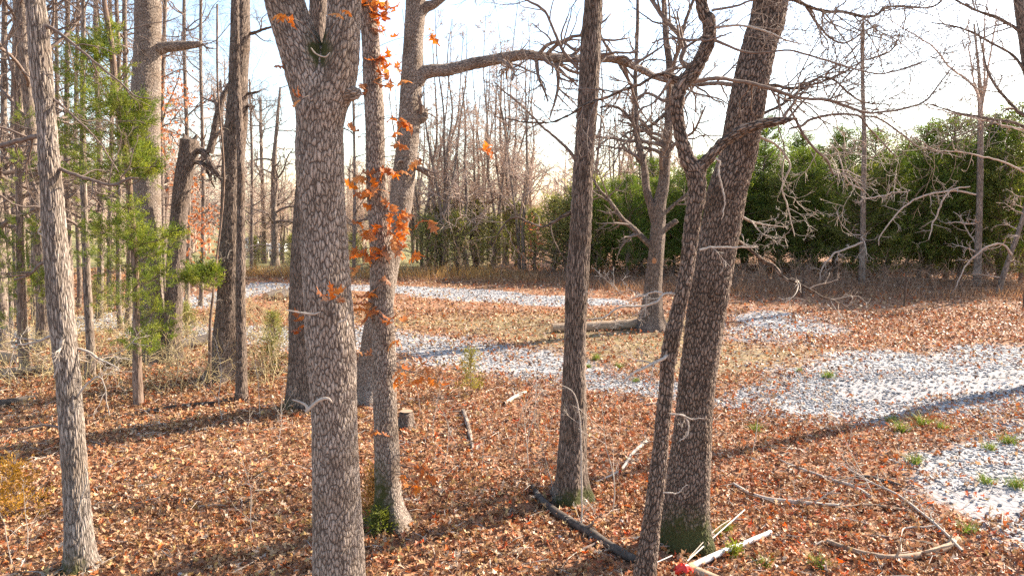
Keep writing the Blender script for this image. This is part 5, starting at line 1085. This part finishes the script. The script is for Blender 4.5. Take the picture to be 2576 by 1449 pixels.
tag(bs.build('undergrowth', M['brush_olive']), 'thin dry twigs and undergrowth around the left trunks', 'undergrowth', kind='stuff')
# bright fallen leaves one can pick out in the foreground
FL = [leaf_mesh(800 + i, c, cu) for i, (c, cu) in enumerate((((.62, .11, .02), .5), ((.66, .2, .03), -.4), ((.45, .08, .03), .7), ((.52, .36, .23), .6), ((.48, .30, .19), -.6), ((.46, .26, .13), .8)))]
for grp, idx, n, box, lab in (('bright red-orange fallen leaves', (0, 1, 2), 110, (1480, 2520, 1110, 1445), 'bright red-orange oak leaf lying on the litter at lower right'), ('bright red-orange leaves in the middle', (0, 1, 2), 45, (930, 1420, 1000, 1440), 'red-orange fallen oak leaf lying in the middle foreground'), ('large pale fallen leaves', (3, 4, 5), 120, (120, 2350, 1220, 1445), 'large pale tan curled leaf lying on top of the foreground litter')):
    for k in range(n):
        p = gnd(r.uniform(box[0], box[1]), r.uniform(box[2], box[3])); o = link('fallen_leaf', FL[idx[r.integers(0, 3)]], None, p + (0, 0, .05)); s = r.uniform(.085, .125); o.scale = (s, s, s)
        o.rotation_euler = (r.normal(0, .4), r.normal(0, .4), r.uniform(0, 6.28)); tag(o, lab, 'leaf', grp)

# twig debris lying in the litter
db = MB(); x, y = field(2600, 5.5, 20); g, isl, lawn = zones(x, y)
for k in range(2600):
    if rb.random() < .6 * g[k]: continue
    a = rb.uniform(0, 6.28); L = rb.uniform(.12, .55); c = onz(x[k], y[k]) + (0, 0, .035); d = np.array((math.cos(a), math.sin(a), rb.normal(0, .12))) * L / 2
    tube(db, np.array((c - d, c + rb.normal(0, .03, 3) * L + (0, 0, .02), c + d)), np.array((.005, .0045, .002)) * rb.uniform(.6, 1.5), 4, cap=False)
tag(db.build('twig_litter', M['twig_pale']), 'small broken twigs lying all over the leaf litter', 'twigs', kind='stuff')
# ------------------------------------------------------------------ labels that tell the repeated trees apart by their order
ONES = 'first second third fourth fifth sixth seventh eighth ninth tenth eleventh twelfth thirteenth fourteenth fifteenth sixteenth seventeenth eighteenth nineteenth'.split()
def ordinal(n): return ONES[n] if n < 19 else ('twentieth' if n == 19 else ('thirtieth' if n == 29 else ('twenty-' if n < 29 else 'thirty-') + ONES[(n - 20) % 10]))
for grp, text in (('cedar row behind the fence', 'dense dark green cedar in the row behind the fence, %s from the left'), ('bare young trees behind the road', 'bare upright young tree in the thicket behind the gravel road, %s from the left'),
                  ('far bare trees beyond the lawn', 'pale bare tree far off beyond the lawn, %s from the left'), ('bare trees deep in the left woods', 'tall bare tree deep in the left woods, %s from the left'),
                  ('bare trunks in the woods on the left', 'slender sunlit trunk in the bare woods behind the left cedars, %s from the left'), ('young cedars behind the road', 'low young cedar among bare trees behind the gravel road, %s from the left'),
                  ('small cedars by the far lawn', 'small round cedar at the edge of the far lawn, %s from the left'), ('cedar seedlings among the left trunks', 'low olive cedar seedling among the left trunks, %s from the left'),
                  ('cedars behind the front row', 'dark green cedar half hidden behind the front cedar row, %s from the left')):
    mem = sorted([o for o in RANK + RANK0 if o.get('group') == grp], key=lambda o: o.location.x / o.location.y)
    for k, o in enumerate(mem): o['label'] = text % ordinal(k)
